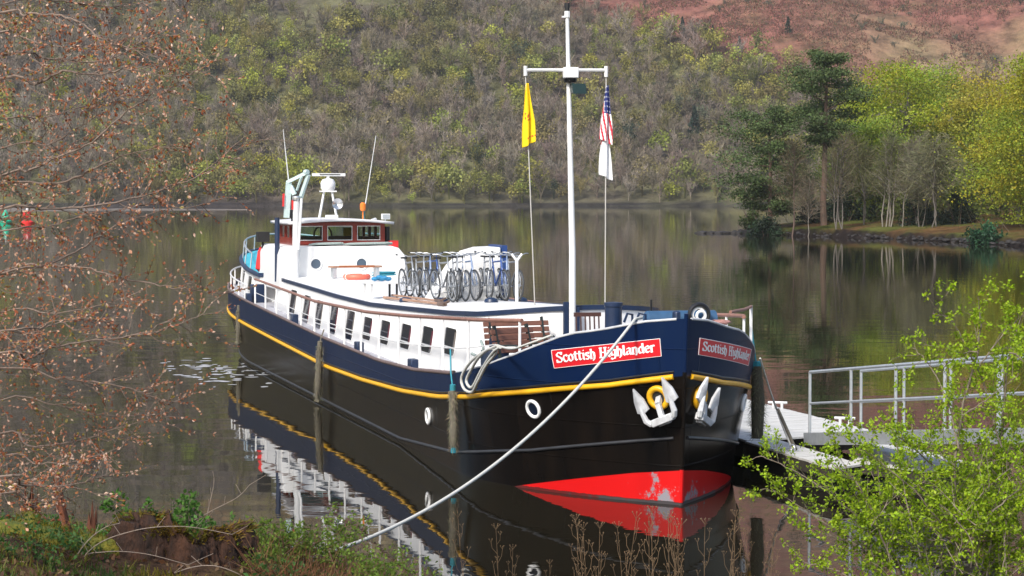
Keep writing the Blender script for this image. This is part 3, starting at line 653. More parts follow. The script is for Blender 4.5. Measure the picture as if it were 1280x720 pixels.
for z0_, z1_, m_ in ((-.8, .57, MATS['red_antifouling']), (.57, 2.12, HBLACK), (2.12, 3.04, NAVY)):
    b = MB(); b.tube([(s0(z)+.012, 0, z) for z in np.linspace(z0_, z1_, 8)], .035, 8); b.build('stem_bar', m_, barge)
DECKZ = lambda s: (1.68 if s < 4.6 else itp(s, GUN)-.13)
b = MB(); rows = []
for s in ST:
    if s < .15: continue
    z = DECKZ(s); l = lat(s, z)-.04; rows.append([(s, l*t, z) for t in (-1, -.5, 0, .5, 1)])
b.grid(rows); b.build('walkway_deck', SIDEDK, barge, norm=False)
# nameplates -------------------------------------------------------
def arc(side, sa, sb, n=60):
    S_ = np.linspace(sa, sb, n); P = np.array([stpt2(s, 2.4, side)[:2] for s in S_]); d = np.concatenate([[0], np.cumsum(np.linalg.norm(np.diff(P, axis=0), axis=1))]); return S_, d/d[-1], d[-1]
def stpt2(s, z, side, off=0.0): return (s, side*(lat(s, z)+off), z)
GL = {'S': (1.02, [[(.84, 1.22), (.66, 1.42), (.34, 1.42), (.14, 1.2), (.2, .95), (.5, .76), (.8, .55), (.88, .28), (.68, .02), (.32, 0), (.08, .2)], [(.84, 1.45), (.84, 1.12)], [(.08, .38), (.08, -.02)]]),
 'c': (.76, [[(.68, .80), (.5, 1.0), (.26, .94), (.12, .66), (.12, .34), (.28, .04), (.5, 0), (.70, .2)]]),
 'o': (.84, [[(.42, 1.0), (.2, .86), (.1, .5), (.2, .14), (.42, 0), (.64, .14), (.74, .5), (.64, .86), (.42, 1.0)]]),
 't': (.62, [[(.28, 1.32), (.26, .9), (.26, .2), (.4, .02), (.58, .14)], [(.04, .97), (.58, 1.0)]]),
 'i': (.42, [[(.06, .92), (.2, 1.0), (.2, .12), (.36, .02)], [(.17, 1.34), (.26, 1.42)]]),
 's': (.68, [[(.58, .84), (.42, 1.0), (.2, .96), (.1, .76), (.26, .58), (.5, .42), (.58, .2), (.4, 0), (.12, .06)]]),
 'h': (.80, [[(.06, 1.42), (.18, 1.46), (.18, .0)], [(.18, .78), (.4, 1.0), (.62, .84), (.66, .4), (.58, -.1), (.4, -.3)], [(.06, 0), (.32, 0)]]),
 'H': (1.12, [[(.22, 1.46), (.22, 0)], [(.84, 1.46), (.84, 0)], [(.22, .78), (.84, .74)], [(.02, 1.46), (.42, 1.46)], [(.04, 0), (.42, 0)], [(.66, 1.46), (1.04, 1.46)], [(.66, 0), (1.04, 0)]]),
 'g': (.82, [[(.62, .92), (.4, 1.0), (.16, .84), (.12, .46), (.26, .16), (.5, .2), (.64, .5)], [(.66, 1.0), (.66, .0), (.56, -.34), (.3, -.42), (.08, -.28)]]),
 'l': (.44, [[(.06, 1.40), (.2, 1.46), (.2, .12), (.36, .0)]]),
 'a': (.80, [[(.14, .86), (.36, 1.0), (.58, .88), (.6, .2), (.74, .0)], [(.58, .58), (.26, .52), (.1, .26), (.26, .0), (.56, .16)]]),
 'n': (.82, [[(.04, .94), (.18, 1.0), (.18, 0)], [(.18, .76), (.42, 1.0), (.62, .86), (.64, .1), (.56, -.2)], [(.06, 0), (.32, 0)]]),
 'd': (.84, [[(.6, .82), (.36, .98), (.14, .76), (.12, .3), (.32, .0), (.58, .16)], [(.50, 1.42), (.64, 1.46), (.64, .14), (.78, 0)]]),
 'e': (.76, [[(.14, .50), (.64, .60), (.58, .9), (.4, 1.0), (.18, .84), (.12, .46), (.24, .1), (.46, 0), (.68, .18)]]),
 'r': (.62, [[(.04, .94), (.18, 1.0), (.18, 0)], [(.18, .72), (.38, .98), (.58, .90)], [(.06, 0), (.32, 0)]]), ' ': (.52, [])}
def text_quads(txt):
    x = 0; out = []; nib = np.array([.10, .045])
    for ch in txt:
        adv, st = GL[ch]
        for pl in st:
            for p, q in zip(pl[:-1], pl[1:]):
                p, q = np.array(p)+[x, 0], np.array(q)+[x, 0]; d = (q-p)/max(np.linalg.norm(q-p), 1e-6)
                nn = np.array([-d[1], d[0]]); wd = abs(nn.dot(nib))+.042
                out.append((p-d*.035-nn*wd, p-d*.035+nn*wd, q+d*.035+nn*wd, q+d*.035-nn*wd))
        x += adv
    return out, x
def nameplate(side, sa, sb, za, zb, h0, h1):
    """sa..sb along the text, za..zb its middle height at the two ends; h0, h1 height of the plate at the ends"""
    S_, D_, Ltot = arc(side, sa, sb)
    def P(u, v, off):
        s = np.interp(u, D_, S_); z = za+(zb-za)*u+v*(h0+(h1-h0)*u)/2; return stpt2(s, z, side, off)
    b = MB(); us = np.linspace(0, 1, 17)
    b.grid([[P(u, v, .012) for v in (-1, 1)] for u in us])
    p = b.build('nameplate', REDSIGN, barge, smooth=0, norm=False); p['label'] = 'red nameplate with white lettering'
    mod = p.modifiers.new('thick', 'SOLIDIFY'); mod.thickness = .012; mod.offset = 0
    b = MB()
    for v in (-1, 1): b.tube([P(u, v, .014) for u in us], .006, 6)
    for u in (0, 1): b.tube([P(u, v, .016) for v in (-1, 0, 1)], .006, 6)
    b.build('nameplate_border', SIGNW, p)
    q, wd = text_quads('Scottish Highlander'); b = MB(); vs_ = 1.16/2.2
    for i, c in enumerate(q):
        o = .0225+.00035*(i % 9)
        pts = [P(.045+.91*(x/wd), (y-.55)*.74, o) for x, y in c]; b.add(pts, [(0, 1, 2, 3)])
    b.build('lettering', SIGNW, p, smooth=0, norm=False)
nameplate(1, 1.37, -.04, 2.235, 2.50, .29, .275)
nameplate(-1, -.05, 1.60, 2.505, 2.175, .26, .27)
# portholes in the hull -------------------------------------------
def hullframe(s, z, side):
    p = np.array(stpt2(s, z, side)); a = np.array(stpt2(s+.08, z, side))-np.array(stpt2(s-.08, z, side)); a = a/np.linalg.norm(a)
    u = np.array(stpt2(s, z+.1, side))-np.array(stpt2(s, z-.1, side)); u = u/np.linalg.norm(u); n = np.cross(a, u)*side*-1; n = n/np.linalg.norm(n)
    if n[1]*side < 0: n = -n
    return p, a, u, n
for s, z in ((1.92, 1.38), (6.86, .78)):
    for side in (1, -1):
        p, a, u, n = hullframe(s, z, side); an = np.arange(20)/20*2*math.pi
        b = MB(); b.tube([p+n*.015+.135*(a*math.cos(t)+u*math.sin(t)) for t in an], .03, 8, closed=True); fr = b.build('porthole', WHITE, barge)
        b = MB(); b.add([p+n*.012+.125*(a*math.cos(t)+u*math.sin(t)) for t in an], [tuple(range(20))]); b.build('porthole_glass', GLASSD, fr, norm=False)
# fore cabin -------------------------------------------------------
ZC = [(4.5, 2.78), (5.7, 2.74), (8.2, 2.63), (11.6, 2.53), (15.7, 2.42), (19.6, 2.42), (26.9, 2.50), (28.5, 2.52)]
WZT = [(4.5, 2.62), (5.9, 2.55), (8.6, 2.38), (12.2, 2.26), (16.4, 2.19), (21.4, 2.25), (28.5, 2.42)]
CAMB = .12
def cab_outline(t):
    """plan of the cabin side, t 0..1 from the middle of its rounded front to the aft end: (s, lat)"""
    if t < .3:
        a = t/.3*math.pi/2; return 6.3-1.75*math.cos(a), 1.72*math.sin(a)**.9
    return 6.3+(t-.3)/.7*(28.4-6.3), 1.72
def cab_top(s, l): return itp(max(s, 4.5), ZC)+CAMB*(1-min(abs(l)/1.72, 1)**2)
TS = list(np.linspace(0, .3, 14))+list(np.linspace(.3, 1, 34))[1:]
b = MB()
for side in (1, -1):
    rows = []
    for t in TS:
        s, l = cab_outline(t); zt = cab_top(s, l); zb = min(DECKZ(s), 1.68)-.02; k = .12*min(l, 1)
        rows.append([(s, side*(l+k*(zt-z)/.8), z) for z in np.linspace(zb, zt, 4)])
    b.grid(rows)
for k, s in enumerate((28.4,)):
    b.add([(s, -1.85, 1.5), (s, 1.85, 1.5), (s, 1.72, 2.42), (s, 0, 2.63), (s, -1.72, 2.42)], [(0, 1, 2, 3, 4)])
b.build('cabin_wall', WHITE, barge, norm=False, smooth=40)
b = MB(); rows = []
for s in list(np.linspace(4.56, 6.3, 12))+list(np.linspace(6.8, 28.5, 34)):
    lm = 1.72*math.sqrt(max(1e-4, 1-((6.3-s)/1.75)**2)) if s < 6.3 else 1.72; lm += .03
    rows.append([(s, lm*t, cab_top(s, lm*t)) for t in np.linspace(-1, 1, 13)])
b.grid(rows); b.build('cabin_roof', WHITE, barge, norm=False, smooth=60)
b = MB()
pts = [(cab_outline(t)[0], cab_outline(t)[1]) for t in TS]; loop = [(s, l, cab_top(s, l)) for s, l in pts]
full = [(s, -l, z) for s, l, z in loop[::-1]]+loop[1:]
for (a_, b_) in zip(full[:-1], full[1:]): pass
rows = []
for i, p in enumerate(full):
    q0, q1 = np.array(full[max(i-1, 0)]), np.array(full[min(i+1, len(full)-1)]); d = q1-q0; n = np.array([-d[1], d[0], 0]); n /= max(np.linalg.norm(n), 1e-6)
    c = np.array([10.0, 0, 0]); 
    if n.dot(np.array(p)-c) < 0: n = -n
    rows.append([np.array(p)+n*o+[0, 0, h] for o, h in ((-.03, -.05), (.035, -.05), (.035, .035), (-.03, .035))])
b.grid(rows, closed=True); b.build('cabin_trim', NAVYTRIM, barge, norm=True, smooth=40)
def side_window(s, z0, z1, wd, side, curtain):
    f = lambda ss, z: 1.72+.12*(cab_top(ss, 1.72)-z)/.8
    fo = MB(); o = .012
    def q(ds, z, off): return (s+ds, side*(f(s+ds, z)+off), z)
    # rounded outline
    def outl(g, off, nn=4):
        r = .11; pts = []
        for cx, cz, a0 in ((1, 1, 0), (-1, 1, 90), (-1, -1, 180), (1, -1, 270)):
            for k in range(nn+1):
                a = R(a0+90*k/nn); pts.append(q(cx*(wd/2-r)+(r+g)*math.cos(a), (z0+z1)/2+cz*((z1-z0)/2-r)+(r+g)*math.sin(a), off))
        return pts
    A, B_ = outl(.035, .004), outl(0, .02); n = len(A)
    fo.add(A+B_+outl(0, -.01), [(i, (i+1) % n, n+(i+1) % n, n+i) for i in range(n)]+[(n+i, n+(i+1) % n, 2*n+(i+1) % n, 2*n+i) for i in range(n)])
    w_ = fo.build('window', WHITE, barge, norm=True)
    g = MB(); G = outl(0.0, .006); g.add(G, [tuple(range(n))]); g.build('pane', GLASSD, w_, norm=False)
    c = MB(); x0, x1 = (-.5, -.30)
    c.add([q(wd*x0+.02, z0+.09, .009), q(wd*x1, z0+.09, .009), q(wd*x1, z1-.06, .009), q(wd*x0+.02, z1-.06, .009)], [(0, 1, 2, 3)]); c.build('curtain', CURT if curtain else CREAMC, w_, norm=False)
    s_ = MB(); s_.bar(q(-wd/2, z0+.14, .016), q(wd/2, z0+.14, .016), .014, .03); s_.build('sash_bar', OFFW, w_)
for i, (s, c) in enumerate([(7.77, 0), (9.63, 1), (11.57, 1), (13.62, 1), (15.5, 1)]):
    zt = itp(s, WZT)-.08
    for side in (1, -1): side_window(s, zt-.50, zt, .95, side, c)
for i, s in enumerate((17.5, 19.55, 21.5, 23.3, 25.4)):
    zt = itp(s, WZT)-.04
    for side in (1, -1): side_window(s, max(zt-.76, 1.5), zt, .95, side, i % 2)
# rails round the side decks ---------------------------------------
RT = [(2.2, 2.82), (5.7, 2.67), (9, 2.53), (12.8, 2.40), (19, 2.33), (28.3, 2.50)]
SS = np.linspace(2.2, 28.3, 40); PS = np.arange(2.25, 28.4, 1.86)
for side in (1, -1):
    rl = lambda s: side*(lat(s, 1.7)-.10)
    b = MB(); b.tube([(s, rl(s), itp(s, RT)) for s in SS], .035, 8); h = b.build('handrail', RAILW, barge)
    for s in PS:
        zb = itp(s, GUN)-.12 if s > 4 else itp(s, GUN)-.02
        b = MB(); b.tube([(s, rl(s), zb), (s, rl(s), itp(s, RT))], .024, 6); b.build('rail_post', WHITE, barge)
    b = MB(); b.tube([(s, rl(s), (itp(s, RT)*.45+itp(s, GUN)*.55)) for s in SS if s > 2.3], .010, 5); b.build('guard_wire', OFFW, barge)
    b = MB(); b.tube([(s, side*(lat(s, 2.0)-.10), 3.02) for s in (.55, 1.2, 2.05)][0:0] or [(.95, side*(lat(.95, 2.5)-.12), 2.98), (1.6, side*(lat(1.6, 2.5)-.12), 2.98), (2.4, side*(lat(2.4, 2.4)-.1), 2.98)], .028, 8) if side < 0 else None
    if side < 0:
        b.build('handrail', RAILW, barge)
        b = MB(); b.tube([(2.4, side*(lat(2.4, 2.4)-.1), 2.05), (2.4, side*(lat(2.4, 2.4)-.1), 3.0)], .028, 6); b.build('rail_post', WHITE, barge)
for s in (8.9, 14.2, 22.5, 30.3):
    b = MB(); b.box((s, 2.27, itp(s, GUN)+.02), (.34, .16, .26)); b.build('bollard', NAVYTRIM, barge, bevel=.02)
# mast ---------------------------------------------------------------
ML, MS = .42, 4.38
b = MB(); b.tube([(MS, ML, 1.68), (MS, ML, 3.9), (MS, ML+.10, 8.06)], [.066, .060, .032], 12); mast = b.build('mast', WHITE, barge)
b = MB(); b.bar((MS+.02, ML+.11, 1.7), (MS+.02, ML+.11, 3.0), .09, .07); b.bar((MS+.02, ML-.11, 1.7), (MS+.02, ML-.11, 2.9), .05, .07); b.build('tabernacle', NAVYTRIM, mast)
b = MB(); b.tube([(MS, ML+.86, 7.07), (MS, ML-.62, 7.09)], .028, 8); b.tube([(MS, ML+.86, 6.97), (MS, ML+.86, 7.14)], .034, 8); b.tube([(MS, ML-.62, 6.97), (MS, ML-.62, 7.16)], .034, 8); b.build('crossarm', WHITE, mast)
b = MB(); b.box((MS-.09, ML+.06, 7.03), (.14, .26, .19)); b.build('lamp_box', WHITE, mast, bevel=.015)
b = MB(); b.lathe([(.10, 6.86), (.12, 6.92), (.06, 6.95)], (MS-.05, ML+.06, 0), n=10); b.build('lamp_lens', BLKP, mast)
b = MB(); b.hexa([(MS-.20, ML-.20, 6.66), (MS+.0, ML-.20, 6.70), (MS+.0, ML+.05, 6.70), (MS-.20, ML+.05, 6.66), (MS-.16, ML-.19, 6.84), (MS-.03, ML-.19, 6.84), (MS-.03, ML+.06, 6.84), (MS-.16, ML+.06, 6.84)]); b.build('deck_floodlight', mat('dark_green_lamp', (.012, .03, .026), .3), mast)
b = MB(); b.tube([(MS, ML+.10, 8.0), (MS, ML+.10, 8.11)], .05, 8); b.tube([(MS, ML+.10, 8.17), (MS, ML+.10, 8.25)], .05, 8, 1); b.tube([(MS, ML+.10, 8.07), (MS, ML+.10, 8.21)], .042, 8, 1); b.box((MS, ML+.15, 8.01), (.05, .09, .03)); b.build('masthead_light', [WHITE, BLKP], mast)
b = MB(); b.tube([(MS, ML+.86, 6.98), (MS+.1, ML+.66, 2.95)], .011, 5); b.tube([(MS, ML-.62, 6.98), (MS+.1, ML-.64, 2.9)], .011, 5); b.build('halyard', mat('grey_line', (.50, .48, .44), .8), mast)
# foredeck fittings --------------------------------------------------
def put(mb, name, m, **k): return mb.build(name, m, barge, **k)
b = MB(); b.lathe([(.15, 1.68), (.14, 3.05), (.155, 3.06), (.155, 3.12), (.05, 3.13)], (1.75, .52, 0), n=16); put(b, 'ventilator', NAVYTRIM)
b = MB(); b.lathe([(.02, -.78), (.15, -.77), (.155, .40), (.12, .43), (.02, .44)], (1.05, -.22, 2.86), 'y', 16); b.box((1.05, .0, 2.2), (.5, 1.0, 1.1)); put(b, 'windlass', mat('sky_navy_canvas', (.035, .10, .20), .55, var=.3))
b = MB(); b.tube([(1.35, .0, 2.9), (1.35, .0, 3.18)], .018, 6); put(b, 'windlass_lever', BLKP)
for zc, l_ in ((2.86, -.62),):
    b = MB(); b.ring((.78, l_, 2.96), .165, .035, 'x', 22, 8); b.ring((.80, l_, 2.96), .10, .02, 'x', 18, 6, 1); b.ring((.74, l_-.02, 2.94), .075, .024, 'x', 16, 6, 1); put(b, 'chain_wheel', [BLKP, WHITE])
b = MB(); 
for k in range(2): b.tube([(.62+.07*k+.0, .35+.2*k, 2.84), (.62+.07*k, .35+.2*k, 2.98), (.64, .45+.2*k, 3.0), (.66, .5+.2*k, 2.86)], .022, 6)
put(b, 'fairlead', NAVYTRIM)
b = MB(); b.box((.14, 0, 2.93), (.16, .10, .26)); put(b, 'stem_head', NAVYTRIM, bevel=.03)
b = MB(); b.box((3.7, 2.02, 1.95), (.62, .34, .52)); b.tube([(3.55, 2.02, 2.2), (3.55, 2.02, 2.42)], .06, 10); b.tube([(3.85, 2.02, 2.2), (3.85, 2.02, 2.42)], .06, 10); put(b, 'mooring_bitts', NAVYTRIM)
for (x, y) in ((507, 368), (552, 373), (614, 377.5), (651, 373)):
    r_ = ray(x, y)
    p = np.array([0, 0, CH])+r_*((2.68-CH)/r_[2])-P0; s, l = p@AX, p@SX; l = max(min(l, 1.4), -1.4)
    b = MB(); b.lathe([(.13, -.02), (.15, .02), (.13, .07), (.05, .10)], (s, l, cab_top(s, l)), n=12); put(b, 'deck_vent', NAVYTRIM)
# wheelhouse on its white trunk --------------------------------------
prof = [(1.80, 2.2), (1.76, 3.18), (1.68, 3.38), (1.55, 3.42), (-1.38, 3.42), (-1.6, 3.36), (-1.78, 3.15), (-1.86, 2.75), (-1.86, 2.2)]
b = MB(); b.prism([(27.6, l, z) for l, z in prof], [(31.6, l, z) for l, z in prof]); put(b, 'trunk_cabin', WHITE, bevel=.03)
for l in (.78, -.52):
    an = np.arange(18)/18*2*math.pi
    b = MB(); b.tube([(27.585, l+.16*math.cos(t), 2.93+.16*math.sin(t)) for t in an], .025, 6, closed=True); f_ = put(b, 'porthole', WHITE)
    b = MB(); b.add([(27.58, l+.155*math.cos(t), 2.93+.155*math.sin(t)) for t in an], [tuple(range(18))]); b.build('porthole_glass', mat('porthole_blind', (.07, .10, .14), .2), f_, norm=False)
WF, WB, WL, WR, WZ0, WZ1 = 28.5, 31.2, 1.22, -1.36, 3.425, 4.06
wh = MB()
def frame_wall(mb, P, cols, zs, th=.08):
    pass
def lerp(a, b_, t): return tuple(a[i]+(b_[i]-a[i])*t for i in range(len(a)))
wroot = MB(); wroot.box(((WF+WB)/2, (WL+WR)/2, WZ0+.03), (WB-WF, WL-WR, .06)); wheel = put(wroot, 'wheelhouse', VARN)
b = MB()
fx = [WL, .62*WL+.38*WR-.18, .32*WL+.68*WR+.12, WR]
fx = [WL, .36, -.50, WR]
for l in fx: b.box((WF, l-(.05 if l == WL else -.05 if l == WR else 0), (WZ0+WZ1)/2+.02), (.10, .13, WZ1-WZ0))
b.box((WF+.001, (WL+WR)/2, WZ0+.10), (.085, WL-WR-.02, .12)); b.box((WF+.001, (WL+WR)/2, WZ1-.04), (.085, WL-WR-.02, .12))
for l in (WL-.05, WR+.05):
    b.box(((WF+WB)/2, l, WZ0+.11), (WB-WF-.11, .07, .18)); b.box(((WF+WB)/2, l, WZ1-.045), (WB-WF-.11, .07, .11))
    for s in (WF+.95, WF+1.8, WB-.05): b.box((s, l, (WZ0+WZ1)/2), (.11, .075, WZ1-WZ0-.01))
b.box((WB, (WL+WR)/2, WZ0+.11), (.085, WL-WR-.23, .18)); b.box((WB, (WL+WR)/2, WZ1-.045), (.085, WL-WR-.23, .11)); b.box((WB, (WL+WR)/2, (WZ0+WZ1)/2), (.08, .12, WZ1-WZ0-.01))
b.build('wall_framing', VARN, wheel)
for l0, l1 in zip(fx[:-1], fx[1:]):
    a, c = l0-.07, l1+.07
    if l0 == WL: a = l0-.12
    if l1 == WR: c = l1+.12
    z0, z1 = WZ0+.15, WZ1-.09
    b = MB(); t = .016; x = WF-.055
    for (p, q) in (((x, a, z0), (x, c, z0)), ((x, a, z1), (x, c, z1)), ((x, a-.01, z0), (x, a-.01, z1)), ((x, c+.01, z0), (x, c+.01, z1))): b.bar(p, q, .014, .018)
    f_ = b.build('window', OFFW, wheel); b = MB(); b.add([(WF, a, z0), (WF, c, z0), (WF, c, z1), (WF, a, z1)], [(0, 1, 2, 3)]); b.build('pane', GLASS, f_, norm=False)
for l in (WL-.05, WR+.05):
    for s0_, s1_ in ((WF+.05, WF+.9), (WF+1.0, WF+1.75), (WF+1.85, WB-.1)):
        b = MB(); b.add([(s0_, l, WZ0+.2), (s1_, l, WZ0+.2), (s1_, l, WZ1-.1), (s0_, l, WZ1-.1)], [(0, 1, 2, 3)]); b.build('pane', GLASS, wheel, norm=False)
for l0, l1 in ((WL-.12, (WL+WR)/2+.06), ((WL+WR)/2-.06, WR+.12)):
    b = MB(); b.add([(WB, l0, WZ0+.2), (WB, l1, WZ0+.2), (WB, l1, WZ1-.1), (WB, l0, WZ1-.1)], [(0, 1, 2, 3)]); b.build('pane', GLASS, wheel, norm=False)
b = MB(); b.box((29.3, .1, WZ0+.15), (.5, 1.9, .2)); b.ring((29.65, .2, WZ0+.28), .26, .025, 'x', 18, 6); b.build('helm_console', DARKWOOD, wheel)
b = MB(); b.box((30.2, -.75, WZ0+.26), (.12, .46, .42)); b.box((30.0, -.75, WZ0+.08), (.45, .46, .1)); b.build('helm_seat', SEATF, wheel)
rows = []
for s in np.linspace(WF-.38, WB+.25, 8):
    e = .0 if s > WF else .0
    rows.append([(s-(.10*(1-((l+.07)/1.5)**2) if s < WF-.3 else 0), l, WZ1+.035+.09*(1-((l+.07)/1.5)**2)) for l in np.linspace(WL+.22, WR-.22, 11)])
b = MB(); b.grid(rows); rf = b.build('roof', ROOFG, wheel, norm=False, smooth=60); md = rf.modifiers.new('thick', 'SOLIDIFY'); md.thickness = .075; md.offset = -1
# on the wheelhouse roof
def roofz(l): return WZ1+.03+.09*(1-((l+.07)/1.5)**2)
rc = (29.6, .05)
b = MB()
for a in range(4):
    ca_, sa_ = math.cos(a*math.pi/2+.6), math.sin(a*math.pi/2+.6)
    b.tube([(rc[0]+.30*ca_, rc[1]+.36*sa_, roofz(.1)), (rc[0]+.14*ca_, rc[1]+.16*sa_, roofz(0)+.78)], .03, 6)
b.box((rc[0]-.28, rc[1]-.05, roofz(0)+.05), (.2, .34, .10)); b.box((rc[0], rc[1], roofz(0)+.78), (.40, .44, .04)); rd = b.build('radar_mast', WHITE, wheel)
b = MB(); b.lathe([(.16, .80), (.21, .86), (.22, 1.02), (.17, 1.12), (.08, 1.15)], (rc[0], rc[1], roofz(0)), n=16); b.build('radar_gearbox', WHITE, rd)
b = MB(); b.box((rc[0], rc[1]-.02, roofz(0)+1.26), (.10, .98, .085), rot=.12); b.tube([(rc[0], rc[1], roofz(0)+1.13), (rc[0], rc[1], roofz(0)+1.24)], .05, 8); b.box((rc[0]-.055, rc[1]-.05, roofz(0)+1.265), (.006, .62, .02), rot=.12, mi=1); b.build('radar_scanner', [WHITE, BLKP], rd)
b = MB(); b.lathe([(.03, .14), (.05, .0), (.11, -.12), (.16, -.16), (.13, -.15), (.05, -.08), (.01, -.06)], (rc[0]-.36, rc[1]-.18, roofz(0)+.42), 'x', 14); b.build('horn', STEEL, rd)
def antenna(name, base, tip, m=OFFW, r=.018): b = MB(); b.tube([base, tip], [r, r*.5], 6); return b.build(name, m, wheel)
wa = np.array([28.8, -1.0, roofz(-1.0)])
antenna('whip_aerial', (28.9, -.88, 4.42), (28.9, -1.22, 6.55)); b = MB(); b.tube([(28.9, -.86, roofz(-.9)-.03), (28.9, -.88, 4.45)], .022, 6); b.build('aerial_foot', mat('teal_fitting', (.03, .16, .18), .4), wheel)
b = MB(); b.lathe([(.06, 4.40), (.085, 4.45), (.085, 4.60), (.04, 4.64)], (28.75, -.80, 0), n=12); b.tube([(28.75, -.8, roofz(-.8)-.02), (28.75, -.8, 4.41)], .018, 6, 0); b.build('warning_beacon', ORANGE, wheel)
b = MB(); b.box((28.45, -1.40, 4.24), (.10, .24, .16)); b.tube([(28.5, -1.40, 4.05), (28.5, -1.40, 4.2)], .02, 6); b.box((28.395, -1.40, 4.24), (.01, .20, .12), mi=1); b.build('floodlight', [WHITE, GALV], wheel)
b = MB(); b.tube([(28.3, -.98, 4.13), (28.45, -1.1, 4.16)], .05, 8); b.box((28.5, -1.05, 4.10), (.08, .2, .05)); b.build('roof_lamp', OFFW, wheel)
b = MB(); b.box((28.55, 1.28, 4.33), (.14, .2, .2)); b.tube([(28.6, 1.28, 4.05), (28.6, 1.28, 4.3)], .025, 6); b.tube([(28.55, 1.1, 4.30), (28.55, 1.1, 4.08)], .02, 6); b.build('searchlight', BLKP, wheel)
b = MB(); b.lathe([(.085, 3.5), (.085, 3.95)], (28.75, WR-.14, 0), n=12); b.tube([(28.75, WR-.05, 3.9), (28.75, WR-.2, 3.75)], .04, 6); b.build('navigation_light', BLKP, wheel)
b = MB(); b.box((28.6, WR-.28, 3.44), (.3, .26, .22)); b.build('red_lamp_board', REDCL, wheel)
# deck crane ahead of the wheelhouse
def offl(px, py, s):                                  # lateral and height of a sight line at a given station
    r_ = ray(px, py); o = np.array([0, 0, CH]); t = ((P0-o)@AX+s)/(r_@AX); p = o+r_*t-P0; return (s, float(p@SX), float(p[2]))
CSn = 27.35
b = MB(); c0 = offl(369, 347, CSn); c1 = offl(371, 246, CSn); b.tube([(CSn, c0[1], 2.3), c1], [.105, .10], 12); b.lathe([(.2, 2.3), (.2, 2.42), (.11, 2.46)], (CSn, c0[1], 0), n=12); cr = put(b, 'deck_crane', OFFW)
b = MB(); k0 = np.array(c1); tp = np.array(offl(383, 216, CSn-.3)); el = np.array(offl(361, 228, CSn+.05)); ft = np.array(offl(358, 272, CSn+.1))
b.bar(el+[0, .05, 0], tp, .07, .09); b.bar(k0+[0, -.1, -.05], tp+[0, -.06, -.05], .08, .10); b.bar(el, ft, .15, .12); b.bar(k0+[0, .06, .06], el+[0, -.05, -.1], .10, .12)
b.bar(np.array(offl(371, 238, CSn)), np.array(offl(377, 221, CSn-.25)), .05, .05); b.tube([tp+[-.05, -.03, .02], tp+[.05, .03, .02]], .07, 8); b.build('folded_jib', mat('pale_green_crane_paint', (.56, .70, .68), .4, var=.15), cr)
b = MB(); b.lathe([(.13, -.06), (.14, 0), (.13, .06)], tuple(k0+[0, 0, -.04]), n=12); b.build('slewing_collar', STEEL, cr)
b = MB(); b.bar(np.array(offl(354, 258, CSn)), np.array(offl(354.5, 242, CSn)), .05, .05); b.bar(np.array(offl(366, 262, CSn)), np.array(offl(366, 250, CSn)), .06, .06); b.build('red_marker', REDCL, cr)
b = MB(); b.tube([np.array(offl(373, 312, CSn-.2)), np.array(offl(377, 248, CSn-.2))], .035, 8); b.build('jib_stay', WHITE, cr)
b = MB(); b.tube([el, np.array(offl(354, 162, CSn+.1))], [.02, .009], 6); b.build('whip_aerial', OFFW, cr)
b = MB(); q0, q1 = offl(346.5, 352, 28.3), offl(346.5, 272, 28.3); b.tube([q0, q1], .07, 8); put(b, 'navy_stanchion', NAVYTRIM)
# aft house -----------------------------------------------------------
def aft_out(s, off=0.0): return max(0.02, (lat(min(s, 38.8), 2.0)-.62)*(1 if s < 38 else 1)+off)
AS = [30.6]+list(np.linspace(31.2, 37.4, 14))+[37.9, 38.2, 38.4]
AZ = lambda s: itp(s, [(30.6, 2.50), (33, 2.60), (36.5, 2.90), (38.4, 3.05)])
def aft_l(s): return max(.02, min(1.88, 1.88*math.sqrt(max(0, 1-max(0, (s-30.6)/7.9)**3.2))))
b = MB()
for side in (1, -1): b.grid([[(s, side*(aft_l(s)+.10*(1-t)), DECKZ(s)-.05+(AZ(s)-DECKZ(s)+.05)*t) for t in (0, .5, 1)] for s in AS])
b.add([(30.6, -1.98, 1.6), (30.6, 1.98, 1.6), (30.6, 1.88, 2.5), (30.6, -1.88, 2.5)], [(0, 1, 2, 3)]); aft = put(b, 'deckhouse', WHITE, norm=False)
b = MB(); b.grid([[(s, aft_l(s)*t, AZ(s)+.03) for t in np.linspace(-1, 1, 9)] for s in AS]); b.build('sun_deck', TURQ, aft, norm=False)
b = MB()
ring_ = [(s, aft_l(s)+.05, AZ(s)+.02) for s in AS]; ring_ = ring_+[(s, -l, z) for s, l, z in ring_[::-1]]
b.tube(ring_, .07, 6, closed=True); b.build('deck_edge', NAVYTRIM, aft)
b = MB(); rr = [(s, aft_l(s)*.97, AZ(s)+.52) for s in AS if s > 32.5]; rr = rr+[(s, -l, z) for s, l, z in rr[::-1]]; b.tube(rr, .026, 6); hr = b.build('deck_rail', GALV, aft)
for s in (32.6, 34, 35.5, 36.8, 37.8):
    for side in (1, -1): b = MB(); b.tube([(s, side*aft_l(s), AZ(s)), (s, side*aft_l(s)*.97, AZ(s)+.52)], .02, 5); b.build('rail_post', GALV, aft)
for s in (32.2, 33.9, 35.6):
    for side in (1, -1):
        z0, z1 = 1.98+(s-32)*.06, AZ(s)-.13; P = lambda ds, z, o: (s+ds, side*(aft_l(s+ds)+.10*(1-(z-1.8)/.9)+o), z)
        b = MB(); b.tube([P(-.42, z0, .01), P(.42, z0, .01), P(.42, z1, .01), P(-.42, z1, .01)], .022, 5, closed=True); f_ = b.build('window', OFFW, aft)
        b = MB(); b.add([P(-.42, z0, .012), P(.42, z0, .012), P(.42, z1, .012), P(-.42, z1, .012)], [(0, 1, 2, 3)]); b.build('pane', GLASSD, f_, norm=False)
